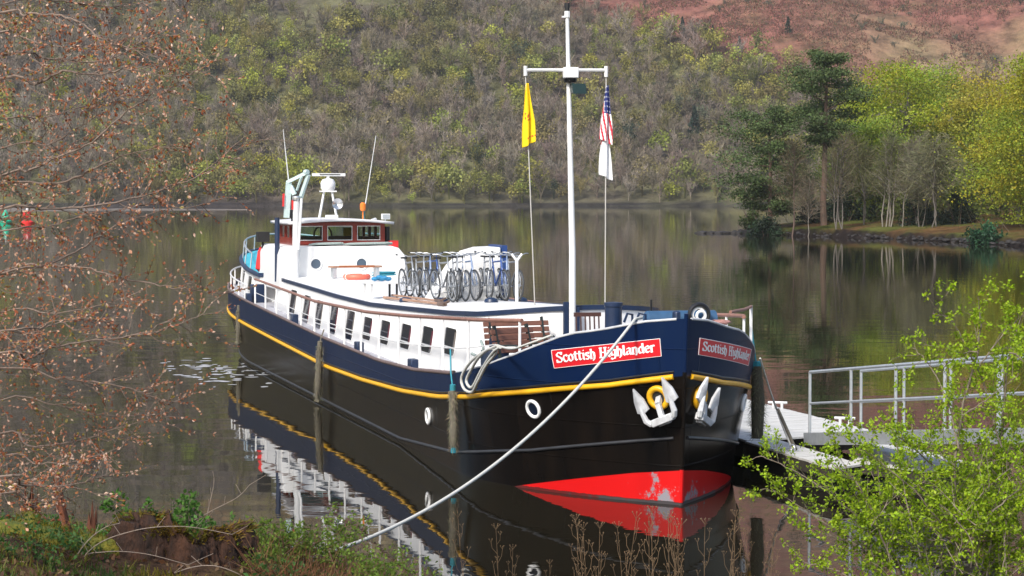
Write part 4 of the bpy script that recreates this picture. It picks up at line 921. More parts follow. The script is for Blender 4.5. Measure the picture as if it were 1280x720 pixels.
an = np.arange(16)/16*2*math.pi; pc = offl(339, 352, 30.55)
b = MB(); b.add([(30.575, pc[1]+.14*math.cos(t), pc[2]+.14*math.sin(t)) for t in an], [tuple(range(16))]); b.build('porthole_glass', GLASSD, aft, norm=False)
b = MB(); b.tube([(30.57, pc[1]+.15*math.cos(t), pc[2]+.15*math.sin(t)) for t in an], .025, 6, closed=True); b.build('porthole', WHITE, aft)
b = MB(); b.tube([(s, lat(s, 2.1)-.1, itp(s, GUN)+.42) for s in np.linspace(30, 39.0, 16)]+[(s, -(lat(s, 2.1)-.1), itp(s, GUN)+.42) for s in np.linspace(39.0, 30, 16)], .024, 6); b.build('guard_rail', OFFW, barge)
for s in np.linspace(30.2, 38.8, 7):
    for side in (1, -1): b = MB(); b.tube([(s, side*(lat(s, 2.1)-.1), itp(s, GUN)-.1), (s, side*(lat(s, 2.1)-.1), itp(s, GUN)+.42)], .02, 5); b.build('rail_post', WHITE, barge)
b = MB(); q = offl(322, 348, 30.4); b.box((30.45, q[1]+.0, 1.95), (.2, .42, .62)); put(b, 'steps_locker', NAVYTRIM, bevel=.02)
# black box and red bundle on the aft deck
q = offl(328.5, 296, 31.2); b = MB(); b.box(q, (.30, .36, .30)); b.box((q[0]-.156, q[1], q[2]), (.012, .24, .18)); b.tube([(q[0], q[1], AZ(31.2)), (q[0], q[1], q[2]-.1)], .03, 6); b.build('control_box', BLACK, aft, bevel=.03)
# canvas hood among the bicycles
hp = [offl(x, y, 13.2)[1:] for x, y in ((541, 368), (572, 333), (590, 315), (607, 310), (626, 309))]; hp = hp+[(hp[-1][0]-.02, 2.45)]; hp[0] = (hp[0][0], 2.5)
b = MB(); b.prism([(13.2, l, z) for l, z in hp], [(14.3, l, z) for l, z in hp]); hood = put(b, 'companionway_hood', WHITE, bevel=.03)
b = MB(); b.box((13.75, hp[-1][0]-.06, 3.1), (1.14, .12, 1.36)); b.build('hood_board', mat('mid_blue_paint', (.02, .06, .22), .4, var=.3), hood)
# ================================================================== THINGS ON AND AROUND THE BARGE
def onl(px, py, l):                                   # station and height of a sight line at a given lateral offset
    r_ = ray(px, py); o = np.array([0, 0, CH]); t = ((P0-o)@SX+l)/(r_@SX); p = o+r_*t-P0; return (float(p@AX), l, float(p[2]))
def onz(px, py, z):
    r_ = ray(px, py); o = np.array([0, 0, CH]); p = o+r_*((z-CH)/r_[2])-P0; return (float(p@AX), float(p@SX), z)
def local_thing(name, s, l, z, yaw=0, **k): return onship(name, s, l, z, yaw, **k)
def single(mb, name, m, s, l, z, yaw, label, cat, group=None, **k):
    """a thing that is one mesh, modelled about its own base"""
    o = mb.build(name, m, None, shipw(s, l, z), SHIPROT+yaw, **k); return tag(o, label, cat, group)
# anchors --------------------------------------------------------------
for side, s, z, lb, roll in ((1, .05, 1.70, 'chipped white anchor hanging on the broad near bow, flukes up around a yellow ring', 20), (-1, .10, 1.68, 'grey scuffed anchor on the bow side facing the pontoon, seen edge on', -20)):
    p, a, u, n = hullframe(s, z, side)
    b = MB(); b.tube([p+n*.02+.15*(a*math.cos(t)+u*math.sin(t)) for t in np.arange(22)/22*2*math.pi], .05, 10, closed=True); b.build('hawse_ring', YEL, barge)
    b = MB(); b.add([p+n*.012+.14*(a*math.cos(t)+u*math.sin(t)) for t in np.arange(18)/18*2*math.pi], [tuple(range(18))]); b.build('hawse_hole', BLACK, barge, norm=False)
    xa = -a if side > 0 else a
    to_w = lambda v: AX*v[0]+SX*v[1]+np.array([0, 0, v[2]])
    M = Matrix.Identity(4)
    for i, v in enumerate((to_w(xa), to_w(u), to_w(n))):
        for j in range(3): M[j][i] = v[j]
    wp = shipw(*p)
    for j in range(3): M[j][3] = wp[j]
    root = bpy.data.objects.new('anchor', None); link(root); root.matrix_world = M @ Matrix.Rotation(R(roll), 4, 'Z') @ Matrix.Scale(.88, 4); tag(root, lb, 'anchor')
    b = MB(); b.bar((0, .02, -.05), (0, -.10, .13), .11, .09); b.bar((0, -.10, .13), (0, -.36, .19), .10, .09); b.build('shank', ANCHW, root, bevel=.012)
    b = MB(); b.box((0, -.38, .19), (.44, .13, .17)); b.box((0, -.45, .16), (.24, .05, .12)); b.build('crown', ANCHW, root, bevel=.015)
    for sx_ in (-1, 1):
        b = MB(); b.tube([(sx_*.18, -.38, .19), (sx_*.26, -.37, .21), (sx_*.31, -.30, .23), (sx_*.32, -.16, .23), (sx_*.32, .02, .22)], [.058, .06, .058, .048, .03], 8)
        A = [(-.03, -.16), (-.125, -.12), (-.10, .08), (-.02, .27), (0, .31), (.02, .27), (.10, .08), (.125, -.12), (.03, -.16)]
        k = len(A); V = [(sx_*.32+x, y, .225-abs(x)*.35) for x, y in A]+[(sx_*.32+x, y, .175-abs(x)*.35) for x, y in A]+[(sx_*.32, 0, .265), (sx_*.32, 0, .165)]
        F_ = [(i, (i+1) % k, k+(i+1) % k, k+i) for i in range(k)]+[(i, 2*k, (i+1) % k) for i in range(k)]+[(k+i, k+(i+1) % k, 2*k+1) for i in range(k)]
        b.add(V, F_); b.build('fluke', ANCHW, root, smooth=25)
# flags ---------------------------------------------------------------
def flag_mat(name, kind):
    m = mat(name, (.8, .8, .8), .8); N = m.node_tree.nodes; L = m.node_tree.links; b = N['Principled BSDF']
    a = N.new('ShaderNodeAttribute'); a.attribute_name = 'Col'; L.new(a.outputs['Color'], b.inputs['Base Color']); return m
def draped(name, top, L_, w0, w1, colf, label, cols=22, rows=46, folds=3.2, amp=.05, yaw=.0, slant=.0):
    """a flag hanging limp from its upper corner: u across the bunched cloth, v down"""
    b = MB(); R_ = []; colr = []
    for j in range(rows+1):
        v = j/rows; wd = w0+(w1-w0)*min(1, v*1.6)**.8; rw = []
        for i in range(cols+1):
            u = i/cols; ph = u*folds*2*math.pi
            x = (u-.5)*wd+slant*v*L_+.012*math.sin(ph+v*5); y = amp*min(1, .25+v*1.4)*math.sin(ph+1.2*v); zz = -v*L_*(1-.10*(u if name == 'yellow_flag' else 1-u)*v)
            rw.append((y, -x, zz)); colr.append(colf(u, v))
        R_.append(rw)
    b.grid(R_); o = b.build('flag', flag_mat(name+'_cloth', 0), None, top, SHIPROT, norm=False, smooth=180)
    md = o.modifiers.new('thick', 'SOLIDIFY'); md.thickness = .004
    a = o.data.color_attributes.new('Col', 'FLOAT_COLOR', 'POINT'); a.data.foreach_set('color', np.array([(*c, 1) for c in colr], np.float32).ravel())
    tag(o, label, 'flag', 'flags on the mast'); return o
def yl(u, v):
    red = (.46 < v < .60 and .25 < u < .80 and math.sin(u*37+v*9)+math.sin(v*83+u*21) > .15) or (.86 < v < .90 and .3 < u and math.sin(u*40) > -.4) 
    return (.62, .05, .02) if red else (.86, .60, .005)
draped('yellow_flag', shipw(MS, ML+.83, 6.84), 1.13, .06, .21, yl, 'yellow flag with red figures hanging limp from the mast crossarm', folds=1.6, amp=.035, slant=.03, rows=70, cols=34)
def us(u, v):
    if u+v*.9 > .30 and v < .48 and u > .30:
        return (.75, .75, .78) if (math.sin(u*42) > .72 and math.sin(v*75) > .55) else (.018, .03, .16)
    if v < .30 and u < .3: return (.75, .75, .78) if math.sin(v*70) > .3 else (.02, .03, .16)
    return (.55, .015, .04) if math.sin((u*1.4-v*.55)*22) > .1 else (.82, .82, .82)
draped('striped_flag', shipw(MS, ML-.64, 6.82), 1.05, .05, .20, us, 'red and white striped flag with a starred blue corner hanging limp', folds=1.5, amp=.04, slant=-.02, rows=80, cols=36)
def wf(u, v): return (.60, .03, .05) if (u < .22 and .1 < v < .42) or (abs(v-.3) < .05 and u < .5) else (.84, .84, .84)
draped('white_flag', shipw(MS+.05, ML-.62, 6.22), 1.08, .10, .22, wf, 'white flag with a red edge hanging limp below the striped one', folds=1.4, amp=.04, slant=.015)
# benches and chair on the foredeck --------------------------------------
IRON = mat('green_black_iron', (.018, .026, .024), .5, var=.3)
def bench(s, l, z, yaw, wd, label, seat=.42):
    e = local_thing('garden_bench', s, l, z, yaw, label=label, cat='bench', group='slatted benches on the foredeck')
    b = MB()                                          # faces -x
    for k in range(5): b.box((-.38+.095*k, 0, seat), (.075, wd, .028))
    b.build('seat', TEAK, e, bevel=.006)
    b = MB()
    for k in range(4): h = .09+.105*k; b.box((.07+.26*h, 0, seat+.05+h), (.025, wd, .085), rot=Matrix.Rotation(.25, 3, 'Y'))
    b.build('backrest', TEAK, e, bevel=.006)
    for sy in (-1, 1):
        y = sy*(wd/2-.12); b = MB()
        b.bar((-.40, y, seat-.03), (.05, y, seat-.03), .035, .04); b.bar((.05, y, seat-.03), (.22, y, seat+.56), .035, .06); b.bar((-.38, y, seat-.04), (-.42, y, 0), .035, .05); b.bar((.04, y, seat-.04), (.12, y, 0), .035, .05)
        b.tube([(-.40, y, seat), (-.42, y, seat+.2), (-.3, y, seat+.25), (.10, y, seat+.23)], .018, 6); b.build('iron_frame', IRON, e)
q = offl(649, 408, 4.25); bench(4.2, q[1], 1.70, R(8), 1.25, 'slatted wooden bench against the white cabin front, half hidden by another bench', .48)
q = offl(648, 414, 3.2); bench(3.15, q[1], 1.70, R(30), 1.02, 'slatted wooden bench standing nearer the bow side, in front of the other', .42)
q = offl(738, 400, 3.35); e = local_thing('deck_chair', 3.35, q[1], 1.70, R(-6), label='dark wooden chair with vertical back slats behind the bow bulwark', cat='chair')
b = MB(); b.box((0, 0, .62), (.42, .46, .04)); b.build('seat', DARKWOOD, e, bevel=.006)
b = MB(); b.box((.26, 0, 1.12), (.03, .48, .07)); b.box((.20, 0, .70), (.03, .44, .05))
for k in range(6): y = -.20+.08*k; b.bar((.20, y, .70), (.26, y, 1.10), .045, .02, up=(0, 1, 0))
b.build('backrest', DARKWOOD, e)
for x in (-.19, .19):
    for y in (-.21, .21): b = MB(); b.bar((x, y, 0), (x, y, .61), .045, .045); b.build('leg', DARKWOOD, e)
# bicycles ---------------------------------------------------------------
TYRE = mat('tyre_rubber', (.045, .048, .052), .7, var=.3); RIM = mat('bare_rim', (.36, .38, .40), .35, metal=.6)
FR = [mat('silver_frame', (.34, .36, .38), .3, metal=.4), mat('pale_grey_frame', (.24, .26, .29), .35, metal=.2), mat('pale_blue_frame', (.20, .27, .42), .35), mat('blue_frame', (.03, .08, .28), .35), mat('white_frame', (.55, .55, .55), .35)]
def make_bike():
    e = empty('bicycle', (0, 0, 0)); WRr = .335
    for x in (-.53, .53):
        wq = bpy.data.objects.new('wheel', None); wq.empty_display_size = .1; link(wq, e); wq.location = (x, 0, WRr)
        b = MB(); b.ring((0, 0, 0), WRr-.018, .019, 'y', 30, 8); b.build('tyre', TYRE, wq)
        b = MB(); b.ring((0, 0, 0), WRr-.048, .012, 'y', 30, 6); b.tube([(0, -.05, 0), (0, .05, 0)], .025, 8)
        for k in range(14): a = k/14*2*math.pi; b.tube([(.02*math.cos(a), .02*(-1)**k, .02*math.sin(a)), ((WRr-.05)*math.cos(a), 0, (WRr-.05)*math.sin(a))], .0035, 3)
        b.build('rim', RIM, wq)
    b = MB(); bb = (.05, 0, .30); st = (.19, 0, .80); hd = (-.36, 0, .84); hb_ = (-.40, 0, .70)
    for p, q, r in ((bb, st, .019), (st, hd, .018), (hb_, bb, .021), (hd, hb_, .022), (bb, (.53, 0, .335), .012), ((.19, 0, .74), (.53, 0, .335), .010), (hb_, (-.45, 0, .62), .02)): b.tube([p, q], r, 8)
    for y in (-.045, .045): b.tube([(-.45, y*.6, .62), (-.49, y, .5), (-.53, y, .335)], .013, 6)
    b.tube([st, (.215, 0, .90)], .014, 6); b.tube([hd, (-.34, 0, .96)], .014, 6); b.build('frame', FR[0], e)
    b = MB(); b.tube([(-.24, -.29, 1.02), (-.32, -.2, 1.02), (-.35, -.08, .97), (-.35, .08, .97), (-.32, .2, 1.02), (-.24, .29, 1.02)], .012, 6); b.tube([(-.24, -.29, 1.02), (-.16, -.30, 1.02)], .018, 6, 1); b.tube([(-.24, .29, 1.02), (-.16, .30, 1.02)], .018, 6, 1); b.build('handlebar', [RIM, BLACK], e)
    b = MB(); V = [(.08, .02), (.18, .03), (.27, .075), (.34, .07), (.35, 0)]; V = V+[(x, -y) for x, y in V[::-1][1:]]; b.prism([(x, y, .90) for x, y in V], [(x, y, .935) for x, y in V]); b.build('saddle', BLACK, e, bevel=.01)
    b = MB(); b.ring((bb[0], .045, bb[2]), .085, .006, 'y', 18, 5); b.tube([(bb[0], -.07, .30), (bb[0], .07, .30)], .018, 6); b.tube([(bb[0], .07, .30), (bb[0]+.1, .075, .16)], .010, 5); b.tube([(bb[0], -.07, .30), (bb[0]-.1, -.075, .44)], .010, 5); b.box((bb[0]+.1, .12, .16), (.09, .09, .02)); b.box((bb[0]-.1, -.12, .44), (.09, .09, .02)); b.build('crank', STEEL, e)
    return e
def copy_tree(o, parent=None):
    c = o.copy(); SC.collection.objects.link(c)
    if parent is not None: c.parent = parent
    for ch in list(o.children): copy_tree(ch, c)
    return c
bike0 = make_bike()
BK = [(563, 371, 0, 'silver', 6, 'silver bicycle at the low end of the white hood, first of the front row'), (573, 372.5, 1, 'grey', -4, 'pale grey bicycle tight beside the first of the front row'), (580, 372, 4, 'white', 3, 'white bicycle third along the front row, dark tyred'),
      (592, 373, 2, 'pale blue', 5, 'pale blue bicycle standing alone in the middle of the front row'), (613, 374, 1, 'grey', -3, 'grey bicycle before the tall end of the white hood'), (629, 375, 3, 'blue', 4, 'blue bicycle against the blue end board of the hood'), (636, 375.5, 2, 'pale blue', -5, 'pale blue bicycle squeezed between the blue one and the last'), (645, 376.5, 0, 'silver', 4, 'silver bicycle next to the white forked post'),
      (519, 361, 1, 'grey', 3, 'grey bicycle at the outer end of the rear row'), (528, 363, 0, 'silver', 5, 'silver bicycle second in the rear row, front wheel turned'), (538, 363, 2, 'pale blue', 2, 'pale blue bicycle third in the rear row, partly behind the hood'), (549, 361, 3, 'blue', 3, 'blue bicycle mostly hidden behind the sloping hood')]
for i, (px, py, fc, cn, yw, lb) in enumerate(BK):
    s, l, _ = onz(px, py, 2.49)
    if i < 8: s = 13.9-.12*i*0; s, l, _ = offl(px, py, 12.0)
    else: s, l, _ = offl(px, py, 14.9)
    l = max(min(l, 1.5), -1.45); z = cab_top(s, l)+.005
    o = bike0 if i == 0 else copy_tree(bike0)
    o.location = tuple(shipw(s+.53, l, z)); o.rotation_euler = (R((-6, 5, 3, -4, 6, -3, 4, 5)[i % 8]*.6), 0, SHIPROT+R(yw)); tag(o, lb, 'bicycle', 'bicycles parked on the cabin roof')
    for ch in o.children:
        if ch.name.startswith('frame'):
            ch.material_slots[0].link = 'OBJECT'; ch.material_slots[0].material = FR[fc]
b = MB(); b.tube([(0, 0, 0), (0, 0, .86)], .035, 8); b.tube([(0, 0, .85), (0, .11, 1.0)], .026, 6); b.tube([(0, 0, .85), (0, -.11, 1.0)], .026, 6)
q = offl(646, 376, 11.0); single(b, 'boat_crutch', WHITE, 11.0, max(q[1], -1.5), cab_top(11.0, max(q[1], -1.5)), 0, 'white forked post standing at the end of the bicycle row', 'crutch')
# loose gear on the cabin roof ---------------------------------------------
def roof_at(px, py, zz=2.5):
    for _ in range(8):
        s, l, _z = onz(px, py, zz); l = max(min(l, 1.55), -1.55); zz = .5*zz+.5*cab_top(min(max(s, 6), 27), l)
    s, l, _z = onz(px, py, zz); return s, max(min(l, 1.6), -1.6), cab_top(min(max(s, 6), 27), max(min(l, 1.6), -1.6))
s, l, z = roof_at(476, 373); e = local_thing('low_table', s, l, z, R(10), label='low white table with dark legs on the cabin roof', cat='table')
b = MB(); b.box((0, 0, .36), (.55, .72, .04)); b.build('table_top', WHITE, e, bevel=.008)
for x in (-.22, .22):
    for y in (-.31, .31): b = MB(); b.bar((x, y, 0), (x, y, .34), .04, .04); b.build('leg', BLKP if y < 0 else OFFW, e)
s, l, z = roof_at(444, 347); e = local_thing('gangplank', s, l+.0, z+.0, R(4), label='brown gangplank with an orange edge laid across the roof before the wheelhouse', cat='gangplank')
b = MB(); b.box((0, 0, .30), (.30, 1.45, .05)); b.build('plank', PLANK, e, bevel=.008); b = MB(); b.box((-.16, 0, .31), (.012, 1.0, .06)); b.build('edge_strip', mat('orange_brown_strip', (.38, .13, .05), .6, var=.3), e)
for y in (-.6, .6): b = MB(); b.box((0, y, .14), (.26, .10, .27)); b.build('chock', GALV, e)
s, l, z = roof_at(446, 349); b = MB(); b.ring((0, 0, .07), .30, .075, 'z', 28, 10); k = len(b.f)
for a in range(4): b.ring((.30*math.cos(a*1.571+.5), .30*math.sin(a*1.571+.5), .07), .081, .012, 'x', 12, 5, 1)
single(b, 'lifebuoy', [LBUOY, SIGNW], s, l, z, 0, 'orange-red lifebuoy lying flat on the roof by the gangplank', 'lifebuoy')
s, l, z = roof_at(478, 352); b = MB()
for k in range(9): b.ball((rng.normal()*.08, rng.normal()*.13, .07+rng.random()*.05), .085, (1.2, 1.2, .7), 8)
single(b, 'bag', BLUEB, s, l, z, 0, 'crumpled bright blue bag beside the lifebuoy', 'bag')
s, l, z = roof_at(480, 346); b = MB(); t = np.linspace(0, 26, 120); b.tube([(.16*math.cos(a)*(1+.1*math.sin(a*.7)), .34*math.sin(a)*(1+.12*math.sin(a*.4)), .03+.004*a) for a in t], .014, 5)
single(b, 'rope_coil', TEALR, s, l, z, .3, 'loose teal line scattered beside the blue bag', 'rope', 'coiled ropes on the roof')
for px, lb, rr in ((408, 'pale rope coiled on the coaming under the left wheelhouse windows', .42), (460, 'longer heap of pale green rope under the right wheelhouse windows', .62)):
    q = offl(px, 318, 27.78); b = MB(); t = np.linspace(0, 40, 190); b.tube([(.15*math.cos(a)*(1+.2*math.sin(a*.23)), rr*math.sin(a+.05*a)*(1+.1*math.sin(a*.31)), .03+.05*abs(math.sin(a*.5))+.001*a) for a in t], .024, 5)
    single(b, 'rope_coil', ROPEG, 27.78, q[1], 3.40, 0, lb, 'rope', 'coiled ropes on the roof')
for (a, c, lb, r) in (((480, 374), (556, 383), 'long wooden boathook lying along the cabin roof edge', .032), ((490, 371), (552, 379), 'second boathook lying just inside the first', .026)):
    s1, l1, z1 = roof_at(*a); s2, l2, z2 = roof_at(*c); A = shipw(s1, l1, z1+.04); B_ = shipw(s2, l2, z2+.04); e = empty('boathook', A, 0, lb, 'boathook', 'boathooks on the roof')
    b = MB(); b.tube([(0, 0, 0), tuple(B_-A)], r, 7); b.build('pole', PLANK, e); b = MB(); d_ = (B_-A)/np.linalg.norm(B_-A); b.tube([tuple(B_-A-d_*.5), tuple(B_-A)], r*1.7, 7); b.tube([tuple(B_-A-d_*.2), tuple(B_-A-d_*.05+[.1, 0, .06])], r*.9, 5); b.build('hook', BROWNBARK, e)
q = offl(326, 322, 31.4); b = MB()
b.lathe([(.02, .75), (.09, .6), (.13, .35), (.16, .1), (.06, 0)], n=9)
single(b, 'furled_flag', REDCL, 31.4, q[1], AZ(31.4)+.05, 0, 'red furled cloth standing below the black box on the aft deck', 'furled flag')
b = MB(); t = np.linspace(0, 30, 120); b.tube([(.2*math.cos(a)*(1+.2*math.sin(a*.37)), .3*math.sin(a*1.03), .06+.012*a) for a in t], .02, 5)
single(b, 'rope_coil', PLANK, 31.3, offl(338, 322, 31.3)[1], AZ(31.3)+.02, 0, 'brown rope heap on the turquoise aft deck beside the red cloth', 'rope', 'coiled ropes on the roof')
b = MB(); t = np.linspace(0, 34, 130); b.tube([(.10*math.cos(a)*(1+.3*math.sin(a*.37)), .15*math.sin(a*1.03)*(1+.3*math.sin(a*.23)), .03+.05*abs(math.sin(a*.41))+.001*a) for a in t], .018, 5)
single(b, 'rope_coil', mat('pink_rope', (.50, .26, .23), .8, var=.4), .9, -1.0, 2.74, 0, 'faded pink rope bundled on the bow beside the chain wheel', 'rope', 'ropes on the bow')
# ropes and fenders ------------------------------------------------------
def rope_pts(A, B_, sag, n=30):
    t = np.linspace(0, 1, n)[:, None]; P = np.array(A)*(1-t)+np.array(B_)*t; P[:, 2] -= sag*4*(t*(1-t))[:, 0]; return P
def rope(pts, r, m, label, name='mooring_rope', group=None, n=7):
    pts = np.array(pts); b = MB(); b.tube(pts-pts[0], r, n); o = b.build(name, m, None, pts[0], 0, smooth=60); tag(o, label, 'rope', group); return o
A = shipw(.22, .66, 2.94); B_ = at(372, 702, 25.3)
rope(np.concatenate([[shipw(.62, .42, 2.93)], rope_pts(A, B_, .62, 40), [B_+[-.7, -.5, -.25]]]), .024, ROPE, 'long pale mooring rope sagging from the bow down to the bank')
pl = [onl(x, y, 2.58) for x, y in ((622, 432), (600, 442), (584, 455), (577, 472), (579, 486), (588, 490), (597, 478), (606, 458), (618, 440), (612, 436), (598, 446), (588, 460), (583, 476), (589, 484), (600, 462), (616, 441), (624, 434))]
pl = [(s, l-.015*(i % 3), z) for i, (s, l, z) in enumerate(pl)]
def smooth_curve(P, n=8):
    P = np.array(P); out = []
    for i in range(len(P)-1):
        p0, p1, p2, p3 = P[max(i-1, 0)], P[i], P[i+1], P[min(i+2, len(P)-1)]
        for t in np.arange(n)/n: out.append(.5*((2*p1)+(-p0+p2)*t+(2*p0-5*p1+4*p2-p3)*t*t+(-p0+3*p1-3*p2+p3)*t**3))
    return np.array(out+[P[-1]])
rope([shipw(*p) for p in smooth_curve(pl)], .026, ROPE, 'pale hawser hung in loops over the side by the blue bitts', 'hawser_loops')
pl = [onl(x, y, l) for x, y, l in ((622, 432, 2.3), (640, 436, 2.3), (660, 430, 2.25), (690, 419, 2.0))]
rope([shipw(*p) for p in smooth_curve(pl)], .02, ROPE, 'pale line led from the bitts along the bulwark past the benches', 'deck_line')
pl = [onl(x, y, 2.2) for x, y in ((590, 442), (600, 446), (604, 436), (601, 426))]
rope([shipw(*p) for p in smooth_curve(pl)], .026, ROPEG, 'grey-green rope end standing up behind the blue bitts', 'rope_end')
def fender(top, bot, l, sway, r, label, ropetop, rm):
    s1, _, z1 = onl(*top, l); s2, _, z2 = onl(*bot, l); e = local_thing('rope_fender', s1, l, z1, 0, label=label, cat='fender', group='rope fenders hung over the side')
    b = MB(); n = 14; P = [((s2-s1)*t+.02*math.sin(t*7), 0, (z2-z1)*t) for t in np.linspace(0, 1, n)]; b.tube(P, [r*(.7+.3*math.sin(math.pi*min(1, max(0, t)))+.12*rng.normal()*.4) for t in np.linspace(.02, 1, n)], 10); b.build('fender_body', FENDM, e)
    k = 420; t = rng.random(k); a = rng.uniform(0, 6.28, k); P = np.stack([(s2-s1)*t, r*.9*np.cos(a), (z2-z1)*t+r*0], 1); P[:, 0] += r*.9*np.sin(a)
    V = slivers(P, np.stack([np.sin(a)*.5, np.cos(a)*.5, -np.ones(k)], 1)+rng.normal(size=(k, 3))*.3, rng.uniform(.04, .11, k), np.full(k, .009)); quads_obj('loose_strands', V, jit((.21, .19, .13), k, .4), TWIGM, e)
    sr, _, zr = onl(*ropetop, l-.12); b = MB(); b.tube([(0, 0, .02), ((sr-s1)*.4, -.03, (zr-z1)*.45), (sr-s1, -.12, zr-z1)], .016, 5); b.tube([(0, 0, .1), (.02, 0, -.08)], r*.75, 8); b.build('lashing', rm, e); b = MB(); b.tube([(s2-s1, 0, z2-z1+.05), (s2-s1, 0, z2-z1-.04)], r*.7, 8); b.build('binding', rm, e)
fender((566, 488), (567, 563), 2.60, 0, .07, 'tan rope fender with teal lashing hung below the pale hawser loops', (563, 437), TEALR)
fender((400, 432), (397, 500), 2.60, 0, .08, 'grey rope fender hung amidships from the handrail', (405, 412), FENDM)
fender((299, 386), (298, 428), 2.45, 0, .085, 'weathered rope fender hung right by the stern', (302, 374), FENDM)
# starboard is towards us; the pontoon lies on the other side, fenders between
for s_, lb in ((2.55, 'matted dark fender between the port bow and the pontoon'),):
    p = shipw(s_, -(lat(s_, 1.6)+.14), 1.95); e = empty('rope_fender', p, 0, lb, 'fender', 'rope fenders hung over the side'); b = MB(); b.tube([(.0, 0, 0), (.03, 0, -.6), (.02, 0, -1.25)], [.09, .12, .10], 10); b.build('fender_body', mat('dark_matted_fender', (.09, .085, .06), .95, var=.5, vscale=30, bump=.012, bscale=50), e)
    k = 700; t = rng.random(k); a = rng.uniform(0, 6.28, k); P = np.stack([.11*np.cos(a)+.02, .11*np.sin(a), -1.25*t], 1); quads_obj('loose_strands', slivers(P, np.stack([np.cos(a), np.sin(a), -np.ones(k)*.8], 1)+rng.normal(size=(k, 3))*.5, rng.uniform(.05, .13, k), np.full(k, .008)), jit((.14, .14, .09), k, .4), TWIGM, e)
    b = MB(); b.tube([(0, 0, -.02), (-.06, .02, .45), (-.1, .1, .85)], .018, 6); b.tube([(0, 0, .08), (0, 0, -.05)], .09, 8); b.build('lashing', TEALR, e)
# ================================================================== PONTOON AND GANGWAY
DECKW = mat('pale_pontoon_boards', (.62, .62, .60), .75, col2=(.46, .45, .42), vscale=3, stretch=(1, 8, 1), bump=.004, bscale=8)
MUDDY = mat('weedy_timber', (.055, .045, .032), .9, var=.6, vscale=4)
def pontoon(corners, z, label, th=.34, step=.15, along=0):
    """corners in plan; decked with boards"""
    c = [np.array(q, float) for q in corners]; o = c[0]; root = empty('pontoon', (o[0], o[1], 0), 0, label, 'pontoon'); b = MB(); f = MB()
    loc = [q-o for q in c]; n = int(np.linalg.norm(loc[3]-loc[0])/step)
    for i in range(n):
        t0, t1 = (i+.04)/n, (i+.96)/n; p = [loc[0]*(1-t0)+loc[3]*t0, loc[1]*(1-t0)+loc[2]*t0, loc[1]*(1-t1)+loc[2]*t1, loc[0]*(1-t1)+loc[3]*t1]; dz = rng.uniform(-.004, .004)
        b.hexa([(*q, z-.035+dz) for q in p]+[(*q, z+dz) for q in p])
    b.build('deck_boards', DECKW, root, norm=True, smooth=0)
    m = sum(loc)/4; k = [q+(m-q)*.02 for q in loc]; f.hexa([(*q, z-th) for q in k]+[(*q, z-.04) for q in k]); f.build('edge_beams', MUDDY, root, smooth=0)
    k = [q+(m-q)*.10 for q in loc]; f = MB(); f.hexa([(*q, -.35) for q in k]+[(*q, z-th+.01) for q in k]); f.build('float', BLACK, root, smooth=0); return root
def sp2(s, l): p = shipw(s, l, 0); return (p[0], p[1])
pontoon([sp2(4.3, -2.86), sp2(5.0, -5.75), sp2(30, -5.75), sp2(30, -2.86)], .45, 'long pale boarded pontoon lying along the far side of the barge')
pontoon([sp2(.25, -2.78), sp2(.6, -3.42), sp2(4.25, -3.46), sp2(4.25, -2.80)], .45, 'narrow finger of pontoon beside the bow, weedy timber edge', .22)
pontoon([(5.75, 36.3), (6.75, 35.0), (7.7, 36.1), (6.75, 39.6)][::-1], .40, 'small boarded landing stage under the foot of the gangway', .2)
for x, y in ((972, 511), (1056, 531)):
    p = atz(x, y, .45); b = MB(); 
    for d_ in (-.09, .09): b.tube([(d_, 0, 0), (d_, 0, .12)], .03, 6)
    b.tube([(-.20, 0, .13), (.20, 0, .13)], .028, 6); o = b.build('mooring_cleat', OFFW, None, p, -.3); tag(o, 'white cleat at the outer pontoon edge ' + ('nearer the barge bow' if x < 1000 else 'by the gangway foot'), 'cleat', 'cleats on the pontoon')
A = shipw(2.3, -2.3, 2.1); B_ = atz(991, 562, .48)
mid = at(971, 512, 38.2)
rope(np.concatenate([rope_pts(A, mid, .03, 8), rope_pts(mid, B_, .03, 8)]), .018, ROPE, 'pale line from the port bow down to the pontoon edge')
rope(np.concatenate([rope_pts(mid+[.02, 0, 0], B_+[.05, 0, 0], .0, 6)]), .03, FENDM, 'thicker dark tackle doubled along the line at the pontoon edge', 'rope_tackle')
b = MB(); b.ring((0, 0, .05), .06, .02, 'x', 12, 6); b.box((0, 0, .01), (.2, .1, .02)); o = b.build('mooring_eye', GALV, None, B_-[0, 0, .03], .4); tag(o, 'iron eye on the pontoon edge holding the bow line', 'mooring eye')
gd = np.array([.29, -.95]); gd /= np.linalg.norm(gd); gp = np.array([gd[1]*-1, gd[0]])*1.0
G0 = np.array([5.30, 38.30]); slope = .115; W_ = 1.0
gw = empty('gangway', (G0[0], G0[1], .5), math.atan2(gd[1], gd[0]), 'grey galvanised gangway with handrails sloping up from the pontoon to the bank', 'gangway')
GLn = 10.4; zf = lambda x: slope*x
b = MB()
n = 68
for i in range(n): x0, x1 = i*GLn/n+.012, (i+1)*GLn/n-.012; b.hexa([(x0, .05, zf(x0)+.03), (x1, .05, zf(x1)+.03), (x1, W_-.05, zf(x1)+.03), (x0, W_-.05, zf(x0)+.03), (x0, .05, zf(x0)+.06), (x1, .05, zf(x1)+.06), (x1, W_-.05, zf(x1)+.06), (x0, W_-.05, zf(x0)+.06)])
b.build('walkway', DECKW, gw, smooth=0)
